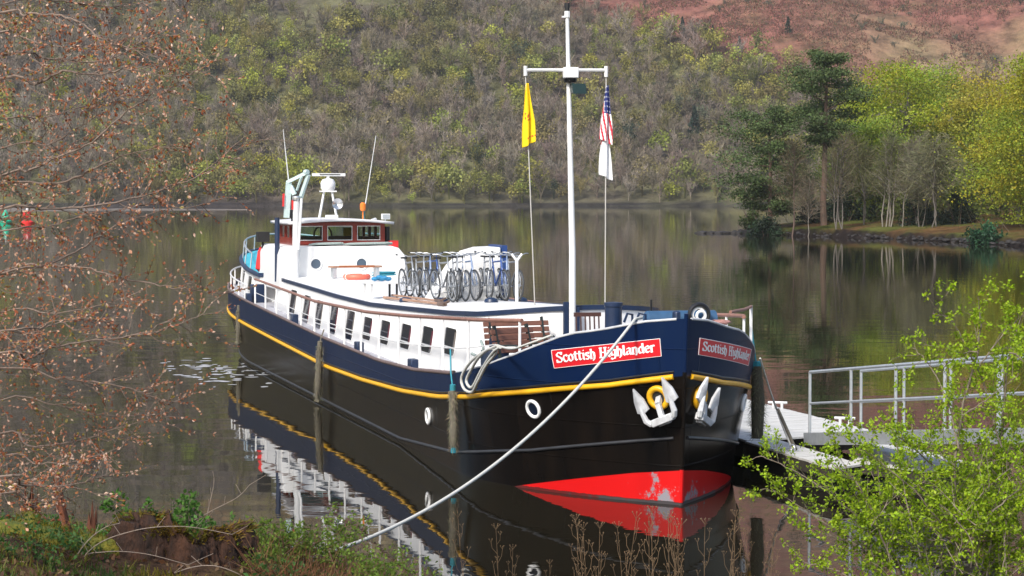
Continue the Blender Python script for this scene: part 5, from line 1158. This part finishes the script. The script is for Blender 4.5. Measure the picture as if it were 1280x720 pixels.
for y in (0, W_):
    b = MB(); b.bar((-.2, y, .05+zf(-.2)), (GLn, y, .05+zf(GLn)), .05, .22); b.build('edge_beam', GALV, gw)
    xo = .0
    b = MB(); b.tube([(xo, y, zf(xo)+1.24), (GLn, y, zf(GLn)+1.24)], .028, 8); b.build('handrail', GALV, gw)
    b = MB(); b.tube([(xo, y, zf(xo)+.68), (GLn, y, zf(GLn)+.68)], .022, 8); b.build('knee_rail', GALV, gw)
    for k in range(7): x = xo+1.65*k; b = MB(); b.tube([(x, y, zf(x)+.0), (x, y, zf(x)+1.24)], .028, 8); b.build('post', GALV, gw)
# ================================================================== NEAR BANK
def bank_edge(x):                                     # distance of the waterline from the eye, by x
    return np.interp(x, [-14, -7, -4.6, -3.4, -2.4, -1.2, .5, 2.5, 4, 6, 9, 14], [31, 28.5, 27.2, 26.8, 26.2, 24.6, 23.2, 22.8, 23.6, 26, 28.8, 30])+.25*np.sin(x*3.1)
def bank_z(x, y):
    d = bank_edge(x)-y; n = (fbm(x*.8, y*.8, 101)-.5)*.55+(fbm(x*2.4, y*2.4, 103)-.5)*.18
    top = np.interp(x, [-14, -5.5, -3, -1.5, 0, 3, 6, 14], [1.3, 1.0, .8, .42, .22, .25, .55, 1.2])
    z = np.where(d < 0, d*.45, top*(1-np.exp(-np.maximum(d, 0)/.9)))+np.maximum(d-3, 0)*.11
    return z+n*np.clip(d/.8, 0, 1)
xs = np.linspace(-14, 14, 190); ys = np.linspace(3, 33, 210); X, Y = np.meshgrid(xs, ys); Z = bank_z(X, Y)
n1 = fbm(X*.9, Y*.9, 111); n2 = fbm(X*3, Y*3, 113); k = np.clip((n1-.5)*7+.5, 0, 1)[..., None]
C = (np.array([.085, .05, .03])*(1-k)+np.array([.11, .095, .018])*k)*(.55+.9*n2[..., None])
hb = MB(); hb.grid([[(X[i, j], Y[i, j], Z[i, j]) for j in range(len(xs))] for i in range(len(ys))])
ho = hb.build('bank', groundmat('bank_ground', 4, .3, 1.7), norm=False, smooth=180)
ca = ho.data.color_attributes.new('Col', 'FLOAT_COLOR', 'POINT'); cc = np.ones((X.size, 4), np.float32); cc[:, :3] = C.reshape(-1, 3); ca.data.foreach_set('color', cc.ravel())
tag(ho, kind='structure')
def bz(x, y): return float(bank_z(np.array([x]), np.array([y]))[0])
def on_bank(px, Y):
    x = (px-640)/F*Y; return np.array([x, Y, bz(x, Y)])
# ground litter, moss and grass: nobody could count them
n = 26000; x = rng.uniform(-9, 8, n); y = rng.uniform(13, 29, n); d = bank_edge(x)-y; ok = (d > .05); x, y, d = x[ok], y[ok], d[ok]; n = len(x); z = bank_z(x, y)
P = np.stack([x, y, z+.02], 1); T = np.array([[.16, .07, .03], [.22, .12, .06], [.10, .05, .03], [.28, .19, .10]])[rng.integers(0, 4, n)]
tag(quads_obj('leaf_litter', leaves(P, .07, 1.2, .6), jit((1, 1, 1), n, .3)*T, LEAF), 'brown fallen leaves over the bank', 'litter', kind='stuff')
n = 70000; x = rng.uniform(-8, 5, n); y = rng.uniform(15, 29, n); f = fbm(x*.8+4, y*.8, 121); ok = (bank_edge(x)-y > .1) & (f > .40); x, y = x[ok], y[ok]; n = len(x)
hue = np.clip((fbm(x*1.7, y*1.7, 125)-.4)*4, 0, 1)[:, None]; c = np.array([.05, .10, .018])*(1-hue)+np.array([.23, .18, .015])*hue
V = slivers(np.stack([x, y, bank_z(x, y)-.02], 1), rng.normal(size=(n, 3))*.5+[0, 0, 1], rng.uniform(.05, .16, n), rng.uniform(.012, .024, n))
tag(quads_obj('moss', V, c*jit((1, 1, 1), n, .3), LEAF), 'green and golden moss on the bank', 'moss', kind='stuff')
n = 5200; x = rng.uniform(-2.75, -.9, n); y = rng.uniform(22.0, 26.2, n); ok = bank_edge(x)-y > -.2; x, y = x[ok], y[ok]; n = len(x)
V = slivers(np.stack([x, y, bank_z(x, y)], 1), rng.normal(size=(n, 3))*.8+[0, 0, .55], rng.uniform(.15, .55, n), rng.uniform(.005, .012, n))
tag(quads_obj('dry_bracken', V, jit((.20, .10, .05), n, .4), TWIGM), 'tangle of dry brown stalks low on the bank', 'dry stalks', kind='stuff')
n = 1700; x = rng.uniform(-6.2, -.9, n); y = rng.uniform(20.5, 25.6, n); ok = (bank_edge(x)-y > .1) & (fbm(x*1.3, y*1.3, 127) > .46) & ~((np.abs(x+3.55) < .85) & (y < 23.3)); x, y = x[ok], y[ok]; i = np.repeat(np.arange(len(x)), 7); cN = np.stack([x, y, bank_z(x, y)+rng.uniform(.04, .22, len(x))], 1)
tag(quads_obj('ground_plants', leaves(cN[i]+rng.normal(size=(len(i), 3))*[.05, .05, .03], .055, 1.0, .55), jit((.075, .16, .035), len(i), .3)*rng.uniform(.6, 1.3, len(x))[i][:, None], LEAF), 'low green leafy plants carpeting the bank', 'ground plants', kind='stuff')
# mossy cushions and rotten stakes on the far left
MOSSM = mat('cushion_moss', (.24, .19, .016), .95, col2=(.07, .10, .015), vscale=5, bump=.03, bscale=30)
def cushion(px, Y, r, h, label, m=MOSSM):
    p = on_bank(px, Y); b = MB(); b.ball((0, 0, h*.35), r, (1, .9, h/r), 20); v = np.array(b.v); nn = 1+.35*(fbm(v[:, 0]*4+px, v[:, 1]*4+v[:, 2]*3, 131)-.5)*2; v = v*nn[:, None]; b.v = [tuple(q) for q in v]
    o = b.build('moss_cushion', m, None, p, 0, smooth=180); tag(o, label, 'moss cushion', 'moss cushions on the bank')
    k = int(1500*r); a = unit(rng.normal(size=(k, 3))); a[:, 2] = np.abs(a[:, 2]); Q = a*np.array([r, r*.9, h])*.98+[0, 0, h*.35]; hue = rng.random((k, 1)); 
    quads_obj('moss_tips', slivers(Q, a+rng.normal(size=(k, 3))*.4, rng.uniform(.03, .08, k), np.full(k, .01)), (np.array([.27, .20, .015])*hue+np.array([.10, .13, .018])*(1-hue))*jit((1, 1, 1), k, .2), LEAF, o)
cushion(33, 23.6, .22, .30, 'tall golden moss mound below the jagged rotten stake')
cushion(60, 22.8, .26, .22, 'low orange moss mound at the foot of the left bank')
cushion(15, 23.0, .25, .20, 'olive moss mound at the left edge beside the rotten stake')
cushion(108, 23.2, .17, .26, 'yellow moss clump against the split branch base')
cushion(130, 22.9, .20, .15, 'flat mossy mound just left of the big stump')
ROT = mat('shaded_rotten_wood', (.085, .036, .018), .95, col2=(.009, .007, .006), vscale=6, bump=.10, bscale=11, stretch=(1, 1, .3))  # rotten wood of the big stump, colour darkened to stand for shade on its front
ROTR = mat('red_rotten_wood', (.26, .08, .035), .9, col2=(.07, .03, .02), vscale=9, bump=.02, bscale=18, stretch=(1, 1, .3))
def snag(px, Y, h, r, lean, label):
    p = on_bank(px, Y); b = MB(); k = 12; rows = []
    for j, t in enumerate(np.linspace(0, 1, 7)):
        rows.append([(r*(1.25-.5*t)*(1+.25*math.sin(a*3+px))*math.cos(a)+lean*t*h, r*(1.25-.5*t)*math.sin(a), h*t*(1 if t < .9 else (1+.35*math.sin(a*5+px)))) for a in np.arange(k)/k*6.283])
    b.grid(rows, closed=True); o = b.build('rotten_stake', ROTR, None, p-[0, 0, .1], 0, smooth=30); tag(o, label, 'rotten stump', 'rotten stakes on the bank')
snag(32, 23.9, .58, .095, .05, 'jagged red-brown rotten stake standing in moss')
snag(88, 23.8, .80, .05, -.22, 'thin split rotten stem leaning left with torn orange top')
snag(104, 23.7, .55, .06, .16, 'short dark rotten stem leaning right beside the split one')
# the big stump
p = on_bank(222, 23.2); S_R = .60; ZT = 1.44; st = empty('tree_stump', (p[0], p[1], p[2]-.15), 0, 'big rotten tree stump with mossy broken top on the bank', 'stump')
b = MB(); k = 110; rows = []; AN = np.arange(k)/k*2*math.pi; hz = ZT-(p[2]-.15)
prof = 1+.13*np.sin(2*AN+.6)+.09*np.sin(5*AN+1)+.05*np.sin(9*AN)+.03*np.sin(17*AN+2)+.02*np.sin(31*AN)
rim = hz*(.88-.16*np.cos(AN-.2)+.09*np.sin(AN*2+2.2)+.06*np.sin(AN*3+.5)+.045*np.sin(AN*7)+.04*np.sin(AN*13+1)+.03*np.sin(AN*23)+.03*rng.normal(size=k))
rim = np.minimum(rim, hz*1.02)
for t in np.linspace(0, 1, 22):
    fl = prof*(1.22-.30*t**.7)*(1+.16*(fbm(AN*3.2, np.full(k, t*4.5), 151)-.5)*2+.05*(fbm(AN*14, np.full(k, t*5), 153)-.5)*2)
    rows.append([(S_R*1.12*f*math.cos(a), S_R*.85*f*math.sin(a), r*t) for f, a, r in zip(fl, AN, rim)])
for f_, dz in ((.88, -.02), (.72, -.12), (.4, -.2), (.02, -.22)):
    rows.append([(q[0]*f_, q[1]*f_, q[2]+dz+.05*math.sin(q[0]*25)*math.cos(q[1]*19)) for q in rows[21]])
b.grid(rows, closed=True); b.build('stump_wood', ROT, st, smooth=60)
k = 5200; i = rng.integers(0, 110, k); t = np.where(rng.random(k) < .7, rng.uniform(.86, 1.0, k), rng.uniform(.35, 1.0, k)); rowsA = np.array([rows[j] for j in range(22)]); ti = np.clip((t*21).astype(int), 0, 21)
keep = fbm(AN[i]*2.0+3, t*3.0, 155) > np.where(t > .85, .36, .56); i, ti = i[keep], ti[keep]; k = len(i)
Q = rowsA[ti, i]*np.array([rng.uniform(.80, 1.02, k), rng.uniform(.80, 1.02, k), np.ones(k)]).T+[0, 0, .01]; hue = np.clip(fbm(AN[i]*3, ti*.2, 157)*2-.5, 0, 1)[:, None]
Dn = np.stack([np.cos(AN[i]), np.sin(AN[i]), np.full(k, .5)], 1)
mc = quads_obj('moss_cap', slivers(Q, Dn+rng.normal(size=(k, 3))*.5, rng.uniform(.03, .075, k), rng.uniform(.012, .024, k)), (np.array([.30, .15, .02])*hue+np.array([.15, .16, .02])*(1-hue))*jit((1, 1, 1), k, .3), LEAF, st); mc['kind'] = 'stuff'
# ------------------------------------------------------------------ growing twigs
def polyres(P, step):
    P = np.array(P, float); d = np.concatenate([[0], np.cumsum(np.linalg.norm(np.diff(P, axis=0), axis=1))]); n = max(3, int(d[-1]/step)+1); t = np.linspace(0, d[-1], n); return np.stack([np.interp(t, d, P[:, k]) for k in range(3)], 1)
class Grow:
    """a branch tube mesh with twigs; keeps the twig nodes for leaves or buds"""
    def __init__(self): self.b = MB(); self.nodes = []; self.dirs = []
    def branch(self, P, r0, r1, n=6): self.b.tube(P, np.linspace(r0, r1, len(P)), n)
    def twig(self, p, d, L, r, depth, step, bend, up, every, fork, spread):
        k = max(3, int(L/step)); P = [np.array(p)]; d = np.array(d, float)
        for i in range(k):
            d = d+rng.normal(size=3)*bend+np.array([0, 0, up]); d /= np.linalg.norm(d); P.append(P[-1]+d*L/k)
            if rng.random() < every: self.nodes.append(P[-1].copy()); self.dirs.append(d.copy())
            if depth > 0 and i > 0 and rng.random() < fork:
                e = d+rng.normal(size=3)*spread*np.array([1, 1, .7]); e /= np.linalg.norm(e); self.twig(P[-1], e, L*rng.uniform(.4, .65), r*.6, depth-1, step, bend, up, every, fork, spread)
        self.nodes.append(P[-1].copy()); self.dirs.append(d.copy()); self.b.tube(P, np.linspace(r, r*.4, len(P)), 4 if r > .004 else 3)
# ------------------------------------------------------------------ budding beech boughs reaching in from the left
trunk_p = np.array([-7.6, 20.2, bz(-7.6, 20.2)-.1]); bt = empty('budding_beech', trunk_p, 0, 'beech with bare boughs and pinkish opening buds reaching in from the left', 'beech')
g = Grow()
BR = [[(0, 16), (29, 18), (65, 19), (94, 25), (119, 43), (152, 58), (202, 72)], [(0, 41), (22, 45), (50, 54), (90, 61), (144, 60)], [(0, 99), (43, 105), (79, 90), (119, 93), (162, 87), (217, 96), (262, 88)],
      [(0, 220), (36, 213), (72, 197), (115, 177), (144, 152), (173, 130), (202, 119), (224, 105)], [(0, 232), (72, 229), (119, 210), (152, 195), (202, 184), (240, 188)], [(0, 262), (60, 262), (130, 255), (202, 238), (253, 217), (307, 168)],
      [(0, 342), (57, 332), (102, 311), (125, 294), (163, 275), (210, 262), (262, 256)], [(0, 340), (57, 333), (105, 335), (147, 347), (192, 355), (230, 361), (275, 366)], [(0, 441), (32, 450), (54, 438), (96, 428), (153, 422), (205, 412), (255, 392)],
      [(0, 461), (70, 473), (128, 479), (175, 490), (214, 506)], [(0, 541), (35, 557), (78, 555), (128, 541), (190, 520)], [(0, 596), (31, 607), (97, 605), (140, 590)], [(0, 617), (39, 633), (66, 625), (90, 606)],
      [(0, 150), (50, 148), (110, 132), (170, 118)], [(0, 290), (60, 282), (120, 268), (180, 255)], [(0, 390), (60, 392), (110, 385), (160, 372)], [(0, 500), (60, 505), (110, 515), (160, 520)], [(0, 70), (60, 72), (130, 76), (190, 46), (235, 30)], [(0, 5), (80, 2), (150, 8), (215, -4)], [(0, 185), (60, 180), (95, 160), (130, 140)], [(0, 415), (50, 410), (100, 398), (150, 405)], [(0, 570), (50, 580), (100, 575), (150, 560)]]
for i, bl in enumerate(BR):
    Y0 = 19.6+1.7*math.sin(i*2.1); Y1 = Y0+rng.uniform(-1.2, 1.2); k = len(bl)
    W_pts = [at(px, py, Y0+(Y1-Y0)*j/(k-1)) for j, (px, py) in enumerate(bl)]
    a0 = W_pts[0]; root_z = a0[2]-.55-.12*(i % 4); pre = [np.array([trunk_p[0]+.1, trunk_p[1], max(root_z-.9, trunk_p[2]+.5)]), (np.array([trunk_p[0], trunk_p[1], root_z-.5])+a0)/2+[0, 0, .12]]
    P = smooth_curve(pre+W_pts, 5); P[10:] += rng.normal(size=(len(P)-10, 3))*.006; r0 = (.021 if i < 13 else .013); n_ = len(P); rr = np.concatenate([np.linspace(r0*1.6, r0, 10), np.linspace(r0, .0045, n_-10)]); g.b.tube(P, rr*.62, 6)
    Q = P[3:]; seg = polyres(Q, .036)
    for j in range(1, len(seg)-1):
        if rng.random() < .62:
            t = seg[j+1]-seg[j-1]; t /= np.linalg.norm(t); s_ = 1 if j % 2 else -1; sd = np.cross(t, [0, 1, .25]); e = t*.75+sd*s_*rng.uniform(.35, .9)+rng.normal(size=3)*.28; e /= np.linalg.norm(e)
            if e[0] < 0 and rng.random() < .7: e[0] *= -.5
            g.twig(seg[j], e, rng.uniform(.14, .46), .0042, 1, .040, .17, .012, .72, .28, .6)
    g.twig(P[-1], P[-1]-P[-2], .35, .005, 1, .045, .1, .02, .8, .4, .5)
g.b.build('boughs', mat('beech_twig_bark', (.24, .18, .14), .8, col2=(.13, .09, .07), vscale=30), bt, None)
bo = bt.children[0]; bo.matrix_parent_inverse = Matrix.Translation(-Vector(tuple(trunk_p)))
T = np.array([(0, 0, 0), (.05, 0, 1.5), (.0, .05, 3), (.12, 0, 4.6), (.1, 0, 6.5)]); b = MB(); b.tube(T, [.26, .2, .18, .15, .10], 12); b.build('trunk', GREYBARK, bt)
N_ = np.array(g.nodes); D_ = np.array(g.dirs); ok = (N_[:, 0]/N_[:, 1] < (320-640)/F) ; N_, D_ = N_[ok], D_[ok]; n = len(N_); print('buds', n)
pal = np.array([[.52, .25, .15], [.45, .19, .11], [.60, .38, .26], [.40, .14, .06], [.36, .11, .05], [.72, .52, .40], [.45, .19, .07], [.34, .27, .06]]); Vs, Cs = [], []
for rep in range(2):
    m = rng.random(n) < (.86, .26)[rep]; P = N_[m]; D = unit(D_[m]+rng.normal(size=(m.sum(), 3))*.42+[0, 0, .12]); L = rng.uniform(.020, .046, m.sum())[:, None]; w_ = L*rng.uniform(.20, .32, (m.sum(), 1)); c = pal[rng.integers(0, len(pal), m.sum())]*rng.uniform(.8, 1.2, (m.sum(), 1))
    S = unit(np.cross(D, rng.normal(size=D.shape))); B2 = np.cross(D, S)
    for ax in (S, B2): Vs.append(np.stack([P, P+D*L*.5-ax*w_, P+D*L, P+D*L*.5+ax*w_], 1)); Cs.append(c)
o = quads_obj('buds', np.concatenate(Vs), np.concatenate(Cs), leafmat('bud_scales', .25, .45, .4), bt); o.matrix_parent_inverse = Matrix.Translation(-Vector(tuple(trunk_p)))
# ------------------------------------------------------------------ leafing shrub on the right
def leaf_clusters(N_, D_, per, rad, size, col, name, m, parent, org, a=.22):
    n = len(N_); i = np.repeat(np.arange(n), per); P = N_[i]+rng.normal(size=(len(i), 3))*rad; ax = unit(P-N_[i]+D_[i]*rad*.6); ck = rng.uniform(.78, 1.22, n)[i]
    c = jit(col, len(i), a)*ck[:, None]; o = quads_obj(name, leaves(P, size, .55, .62, axis=ax), c, m, parent); o.matrix_parent_inverse = Matrix.Translation(-Vector(tuple(org))); return o
rp = on_bank(1195, 25.0); rp[2] -= .1; hs = empty('leafing_shrub', rp, 0, 'tall shrub of fresh yellow-green leaf tufts in front of the gangway', 'shrub'); g = Grow()
HB = [[(1190, 760), (1196, 680), (1192, 600), (1202, 520), (1222, 440), (1225, 400), (1222, 372)], [(1235, 760), (1240, 640), (1252, 540), (1262, 440), (1285, 380)], [(1252, 560), (1225, 470), (1205, 425), (1190, 402), (1166, 390)], [(1198, 560), (1185, 500), (1160, 455), (1142, 435)],
      [(1150, 780), (1120, 700), (1082, 655), (1040, 620), (1000, 592), (960, 574), (944, 570)], [(1120, 700), (1060, 672), (1010, 640), (970, 615), (950, 612)], [(1160, 780), (1110, 690), (1075, 610), (1050, 585), (1030, 575)], [(1196, 680), (1150, 620), (1105, 580), (1075, 560), (1060, 548)],
      [(1192, 640), (1230, 580), (1262, 570), (1300, 575)], [(1192, 600), (1140, 560), (1120, 540)], [(1240, 640), (1275, 610), (1310, 580)], [(1150, 780), (1090, 735), (1040, 712), (1000, 700)], [(1120, 700), (1085, 690), (1045, 672), (1022, 665)], [(1215, 740), (1260, 680), (1310, 660)], [(1262, 440), (1300, 470), (1330, 520)], [(1196, 680), (1160, 660), (1130, 650)], [(1240, 640), (1215, 600), (1180, 570), (1155, 548)], [(1202, 520), (1232, 500), (1272, 470)], [(1222, 440), (1195, 445), (1170, 468)], [(1222, 460), (1250, 425), (1275, 395)]]
for i, bl in enumerate(HB):
    Y0 = 25.0+.7*math.sin(i*1.7); Y1 = Y0+rng.uniform(-.7, .9); k = len(bl); P = smooth_curve([at(px, py, Y0+(Y1-Y0)*j/(k-1)) for j, (px, py) in enumerate(bl)], 5)
    P += rng.normal(size=P.shape)*.008; r0 = .026 if i in (0, 1) else .015 if i in (4, 6) else .010; g.branch(P, r0, .004); seg = polyres(P, .075)
    for j in range(2, len(seg)):
        if rng.random() < .85:
            t = seg[j]-seg[j-1]; t /= np.linalg.norm(t); e = t*.6+rng.normal(size=3)*.6+[0, 0, .2]; g.twig(seg[j], e/np.linalg.norm(e), rng.uniform(.12, .42), .004, 1, .06, .16, .03, .55, .25, .7)
for k in range(66):                                     # crowded lower middle of the shrub
    a = at(rng.uniform(1080, 1275) if k < 40 else rng.uniform(1160, 1310), rng.uniform(650, 770), 25+rng.uniform(-.8, .9)); e = rng.normal(size=3)*.45+[0, 0, .8]; g.twig(a, e/np.linalg.norm(e), rng.uniform(.6, 1.2), .008, 2, .07, .12, .03, .5, .28, .65)
ob = g.b.build('stems', mat('grey_thorn_bark', (.26, .21, .16), .85, col2=(.12, .095, .07), vscale=25), hs); ob.matrix_parent_inverse = Matrix.Translation(-Vector(tuple(rp)))
N_ = np.array(g.nodes); D_ = np.array(g.dirs); print('tufts', len(N_)); leaf_clusters(N_, D_, 8, .028, .044, (.27, .39, .016), 'leaves', LEAF, hs, rp)
# ------------------------------------------------------------------ leafy shoots and brambles on the bank
SHOOT = [(165, 632, 23.6, .30, 'leafy shoot arching over the left end of the big stump'), (232, 622, 23.9, .34, 'highest leafy shoot on a pale bare stem behind the stump'), (205, 650, 23.7, .30, 'leafy shoot rising just behind the stump top'), (250, 665, 23.5, .24, 'low leafy tuft at the right rim of the stump'), (285, 672, 23.4, .28, 'leafy tuft right of the stump by the water'), (15, 676, 23.6, .2, 'small leafy tuft by the rotten stake'), (70, 670, 23.5, .26, 'fern-like green tuft between the two rotten stems'), (130, 680, 23.2, .24, 'grassy green tuft left of the stump')]
for px, py, Yd, L, lb in SHOOT:
    base = on_bank(px+rng.uniform(-6, 6), Yd); tip = at(px, py, Yd); e = empty('leafy_shoot', base, 0, lb, 'leafy shoot', 'leafy shoots on the bank'); g = Grow()
    for q in range(5):
        t_ = tip+rng.normal(size=3)*np.array([.14, .12, .07]); P = smooth_curve([base, (base+t_)/2+rng.normal(size=3)*.05, t_], 5); g.branch(P, .006, .003, 4)
        for j in range(4, len(P)): g.twig(P[j], rng.normal(size=3)*.7+[0, 0, .25], .12, .003, 1, .04, .2, .02, .7, .3, .6)
    ob = g.b.build('stems', MATS['grey_thorn_bark'], e); ob.matrix_parent_inverse = Matrix.Translation(-Vector(tuple(base)))
    leaf_clusters(np.array(g.nodes), np.array(g.dirs), 3, .03, .055, (.09, .20, .03), 'leaves', LEAF, e, base)
BRAM = [(335, 655, 24.6, 'leafy bramble bush nearest the stump with the tallest tip'), (322, 690, 23.4, 'dense green bramble low beside the stump'), (375, 672, 24.8, 'bramble in front of the mirrored wheelhouse'), (425, 662, 25.4, 'bramble clump the mooring rope drops into'), (455, 690, 24.4, 'bramble clump below the mooring rope'), (480, 712, 23.6, 'last bramble clump before the dry stalks')]
for px, py, Yd, lb in BRAM:
    base = on_bank(px, Yd-.5); tip = at(px, py, Yd); e = empty('bramble_bush', base, 0, lb, 'bramble', 'brambles along the water edge'); g = Grow()
    for q in range(11):
        t_ = tip+rng.normal(size=3)*np.array([.22, .2, .09])+[0, 0, -.06]; P = smooth_curve([base+rng.normal(size=3)*[.1, .1, 0], (base+t_)/2+[rng.normal()*.1, 0, .08], t_], 5); g.branch(P, .006, .003, 4)
        for j in range(3, len(P)): g.twig(P[j], rng.normal(size=3)*.6+[0, 0, .2], rng.uniform(.08, .2), .003, 1, .05, .2, .02, .7, .3, .6)
    ob = g.b.build('stems', mat('brown_bramble_stem', (.17, .08, .05), .8, var=.4), e); ob.matrix_parent_inverse = Matrix.Translation(-Vector(tuple(base)))
    leaf_clusters(np.array(g.nodes), np.array(g.dirs), 3, .03, .042, (.15, .23, .03), 'leaves', LEAF, e, base)
# arching bare twigs over the stump
TW = [((70, 760), (110, 690), (165, 664), (228, 658), (290, 668), 'bare twig arching right over the stump face'), ((170, 755), (215, 718), (265, 707), (310, 724), (330, 745), 'bare twig bowed low across the stump front'), ((60, 770), (98, 702), (130, 690), (180, 692), (235, 706), 'bare twig curving across the stump bark at mid height'), ((80, 760), (92, 705), (108, 678), (130, 660), (150, 654), 'bare twig rising steeply left of the stump'), ((215, 700), (232, 660), (262, 640), (296, 622), (312, 606), 'forked dry twig standing behind the stump'), ((255, 690), (258, 650), (262, 630), (266, 612), (268, 600), 'thin upright dry twig behind the stump')]
for *q, lb in TW:
    P = smooth_curve([at(x, y, 22.1 if i_ else 22.0) if q[0][1] > 740 else at(x, y, 24.1) for i_, (x, y) in enumerate(q)], 8); b = MB(); b.tube(P-P[0], np.linspace(.008, .003, len(P)), 5)
    for j in range(8, len(P), 6): b.tube([P[j]-P[0], P[j]-P[0]+np.array([rng.normal()*.08, rng.normal()*.04, .10])], .0028, 4)
    o = b.build('bare_twig', mat('pale_bare_twig', (.42, .33, .26), .8, var=.4, vscale=20), None, P[0]); tag(o, lb, 'twig', 'bare twigs over the stump')
# dead umbel stalks standing at the water edge
STM = mat('dead_stalk', (.20, .13, .07), .9, var=.5, vscale=15); protos = []
for k in range(6):
    b = MB(); h = 1.0; c = [0, 0, 0]; P = [(.02*math.sin(k+z*3), .02*math.cos(k*2+z*2), z*h) for z in np.linspace(-.15, 1, 9)]; b.tube(P, np.linspace(.0036, .0018, 9), 5)
    for j in range(5+k % 3):
        z0 = .45+.5*(j/(5+k % 3)); a = j*2.4+k; L = .16*(1.25-z0)+.04; p = np.array([.02*math.sin(k+z0*3), .02*math.cos(k*2+z0*2), z0]); q = p+np.array([math.cos(a)*L*.5, math.sin(a)*L*.5, L*.9]); b.tube([p, (p+q)/2+[math.cos(a)*.02, math.sin(a)*.02, 0], q], .0019, 4)
        for m in range(3): a2 = a+m*2.1; r = q+np.array([math.cos(a2)*.02, math.sin(a2)*.02, .03]); b.tube([q, r], .0014, 3); b.ball(tuple(r), .0055, (1, 1, 1), 5)
    p = np.array(P[-1])
    for m in range(6): a2 = m*1.05; r = p+np.array([math.cos(a2)*.04, math.sin(a2)*.04, .045]); b.tube([p, r], .0014, 3); b.ball(tuple(r), .006, (1, 1, 1), 5)
    me_o = b.build('dead_stalk', STM); protos.append(me_o.data); bpy.data.objects.remove(me_o)
XS = [(552, 690), (580, 650), (586, 640), (612, 670), (625, 655), (640, 680), (655, 700), (716, 648), (722, 656), (731, 645), (738, 652), (745, 662), (755, 655), (768, 648), (772, 640), (780, 652), (790, 668), (800, 690), (808, 640), (812, 655), (818, 636), (826, 660), (834, 650), (842, 662), (850, 668), (858, 680), (868, 662), (876, 650), (880, 668), (905, 640), (912, 652), (920, 648), (928, 660), (944, 650), (952, 668), (960, 662), (700, 690), (690, 700), (665, 690), (846, 640), (854, 648), (765, 690), (748, 690), (735, 690)]
for i, (px, py) in enumerate(XS):
    if i % 5 in (1, 3): continue
    Yd = rng.uniform(22.0, 23.6); tip = at(px+rng.uniform(-3, 3), py, Yd); zb = bz(tip[0], Yd); h = max(.35, tip[2]-zb)
    o = bpy.data.objects.new('dead_stalk', protos[i % 6]); link(o); o.location = (tip[0]-rng.normal()*.02, Yd, zb); s = h/1.04; o.scale = (max(.8, s*.9), max(.8, s*.9), s); o.rotation_euler = (rng.normal()*.05, rng.normal()*.07, rng.uniform(0, 6.28))
    tag(o, 'dry brown umbel stalk standing at the water edge below the bow', 'dead stalk', 'dry umbel stalks at the water edge')
# flat pale flecks painted in for ripples glinting with sky by the stern
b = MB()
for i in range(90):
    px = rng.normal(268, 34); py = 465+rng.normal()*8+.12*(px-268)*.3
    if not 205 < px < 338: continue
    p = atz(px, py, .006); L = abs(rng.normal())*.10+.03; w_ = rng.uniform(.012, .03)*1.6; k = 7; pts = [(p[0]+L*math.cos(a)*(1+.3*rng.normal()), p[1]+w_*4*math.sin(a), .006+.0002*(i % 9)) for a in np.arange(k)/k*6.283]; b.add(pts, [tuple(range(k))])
o = b.build('sky_glints', mat('pale_sky_glint', (.48, .49, .51), .6, var=.3, vscale=2), None, norm=False, smooth=0); tag(o, 'pale flat flecks painted as sky glints on the ripples by the stern', 'sky_glints', kind='stuff')
# ------------------------------------------------------------------ air over the loch
hm = bpy.data.materials.new('loch_haze'); hm.use_nodes = True; N = hm.node_tree.nodes; N.remove(N['Principled BSDF'])
pv = N.new('ShaderNodeVolumePrincipled'); pv.inputs['Color'].default_value = (1, .975, .94, 1); pv.inputs['Density'].default_value = .00013; pv.inputs['Anisotropy'].default_value = .3
hm.node_tree.links.new(pv.outputs[0], N['Material Output'].inputs['Volume'])
b = MB(); b.box((30, 790, 205), (2000, 1780, 430)); o = b.build('haze', hm, smooth=0); o['kind'] = 'stuff'; o['label'] = 'thin pale haze over the loch'
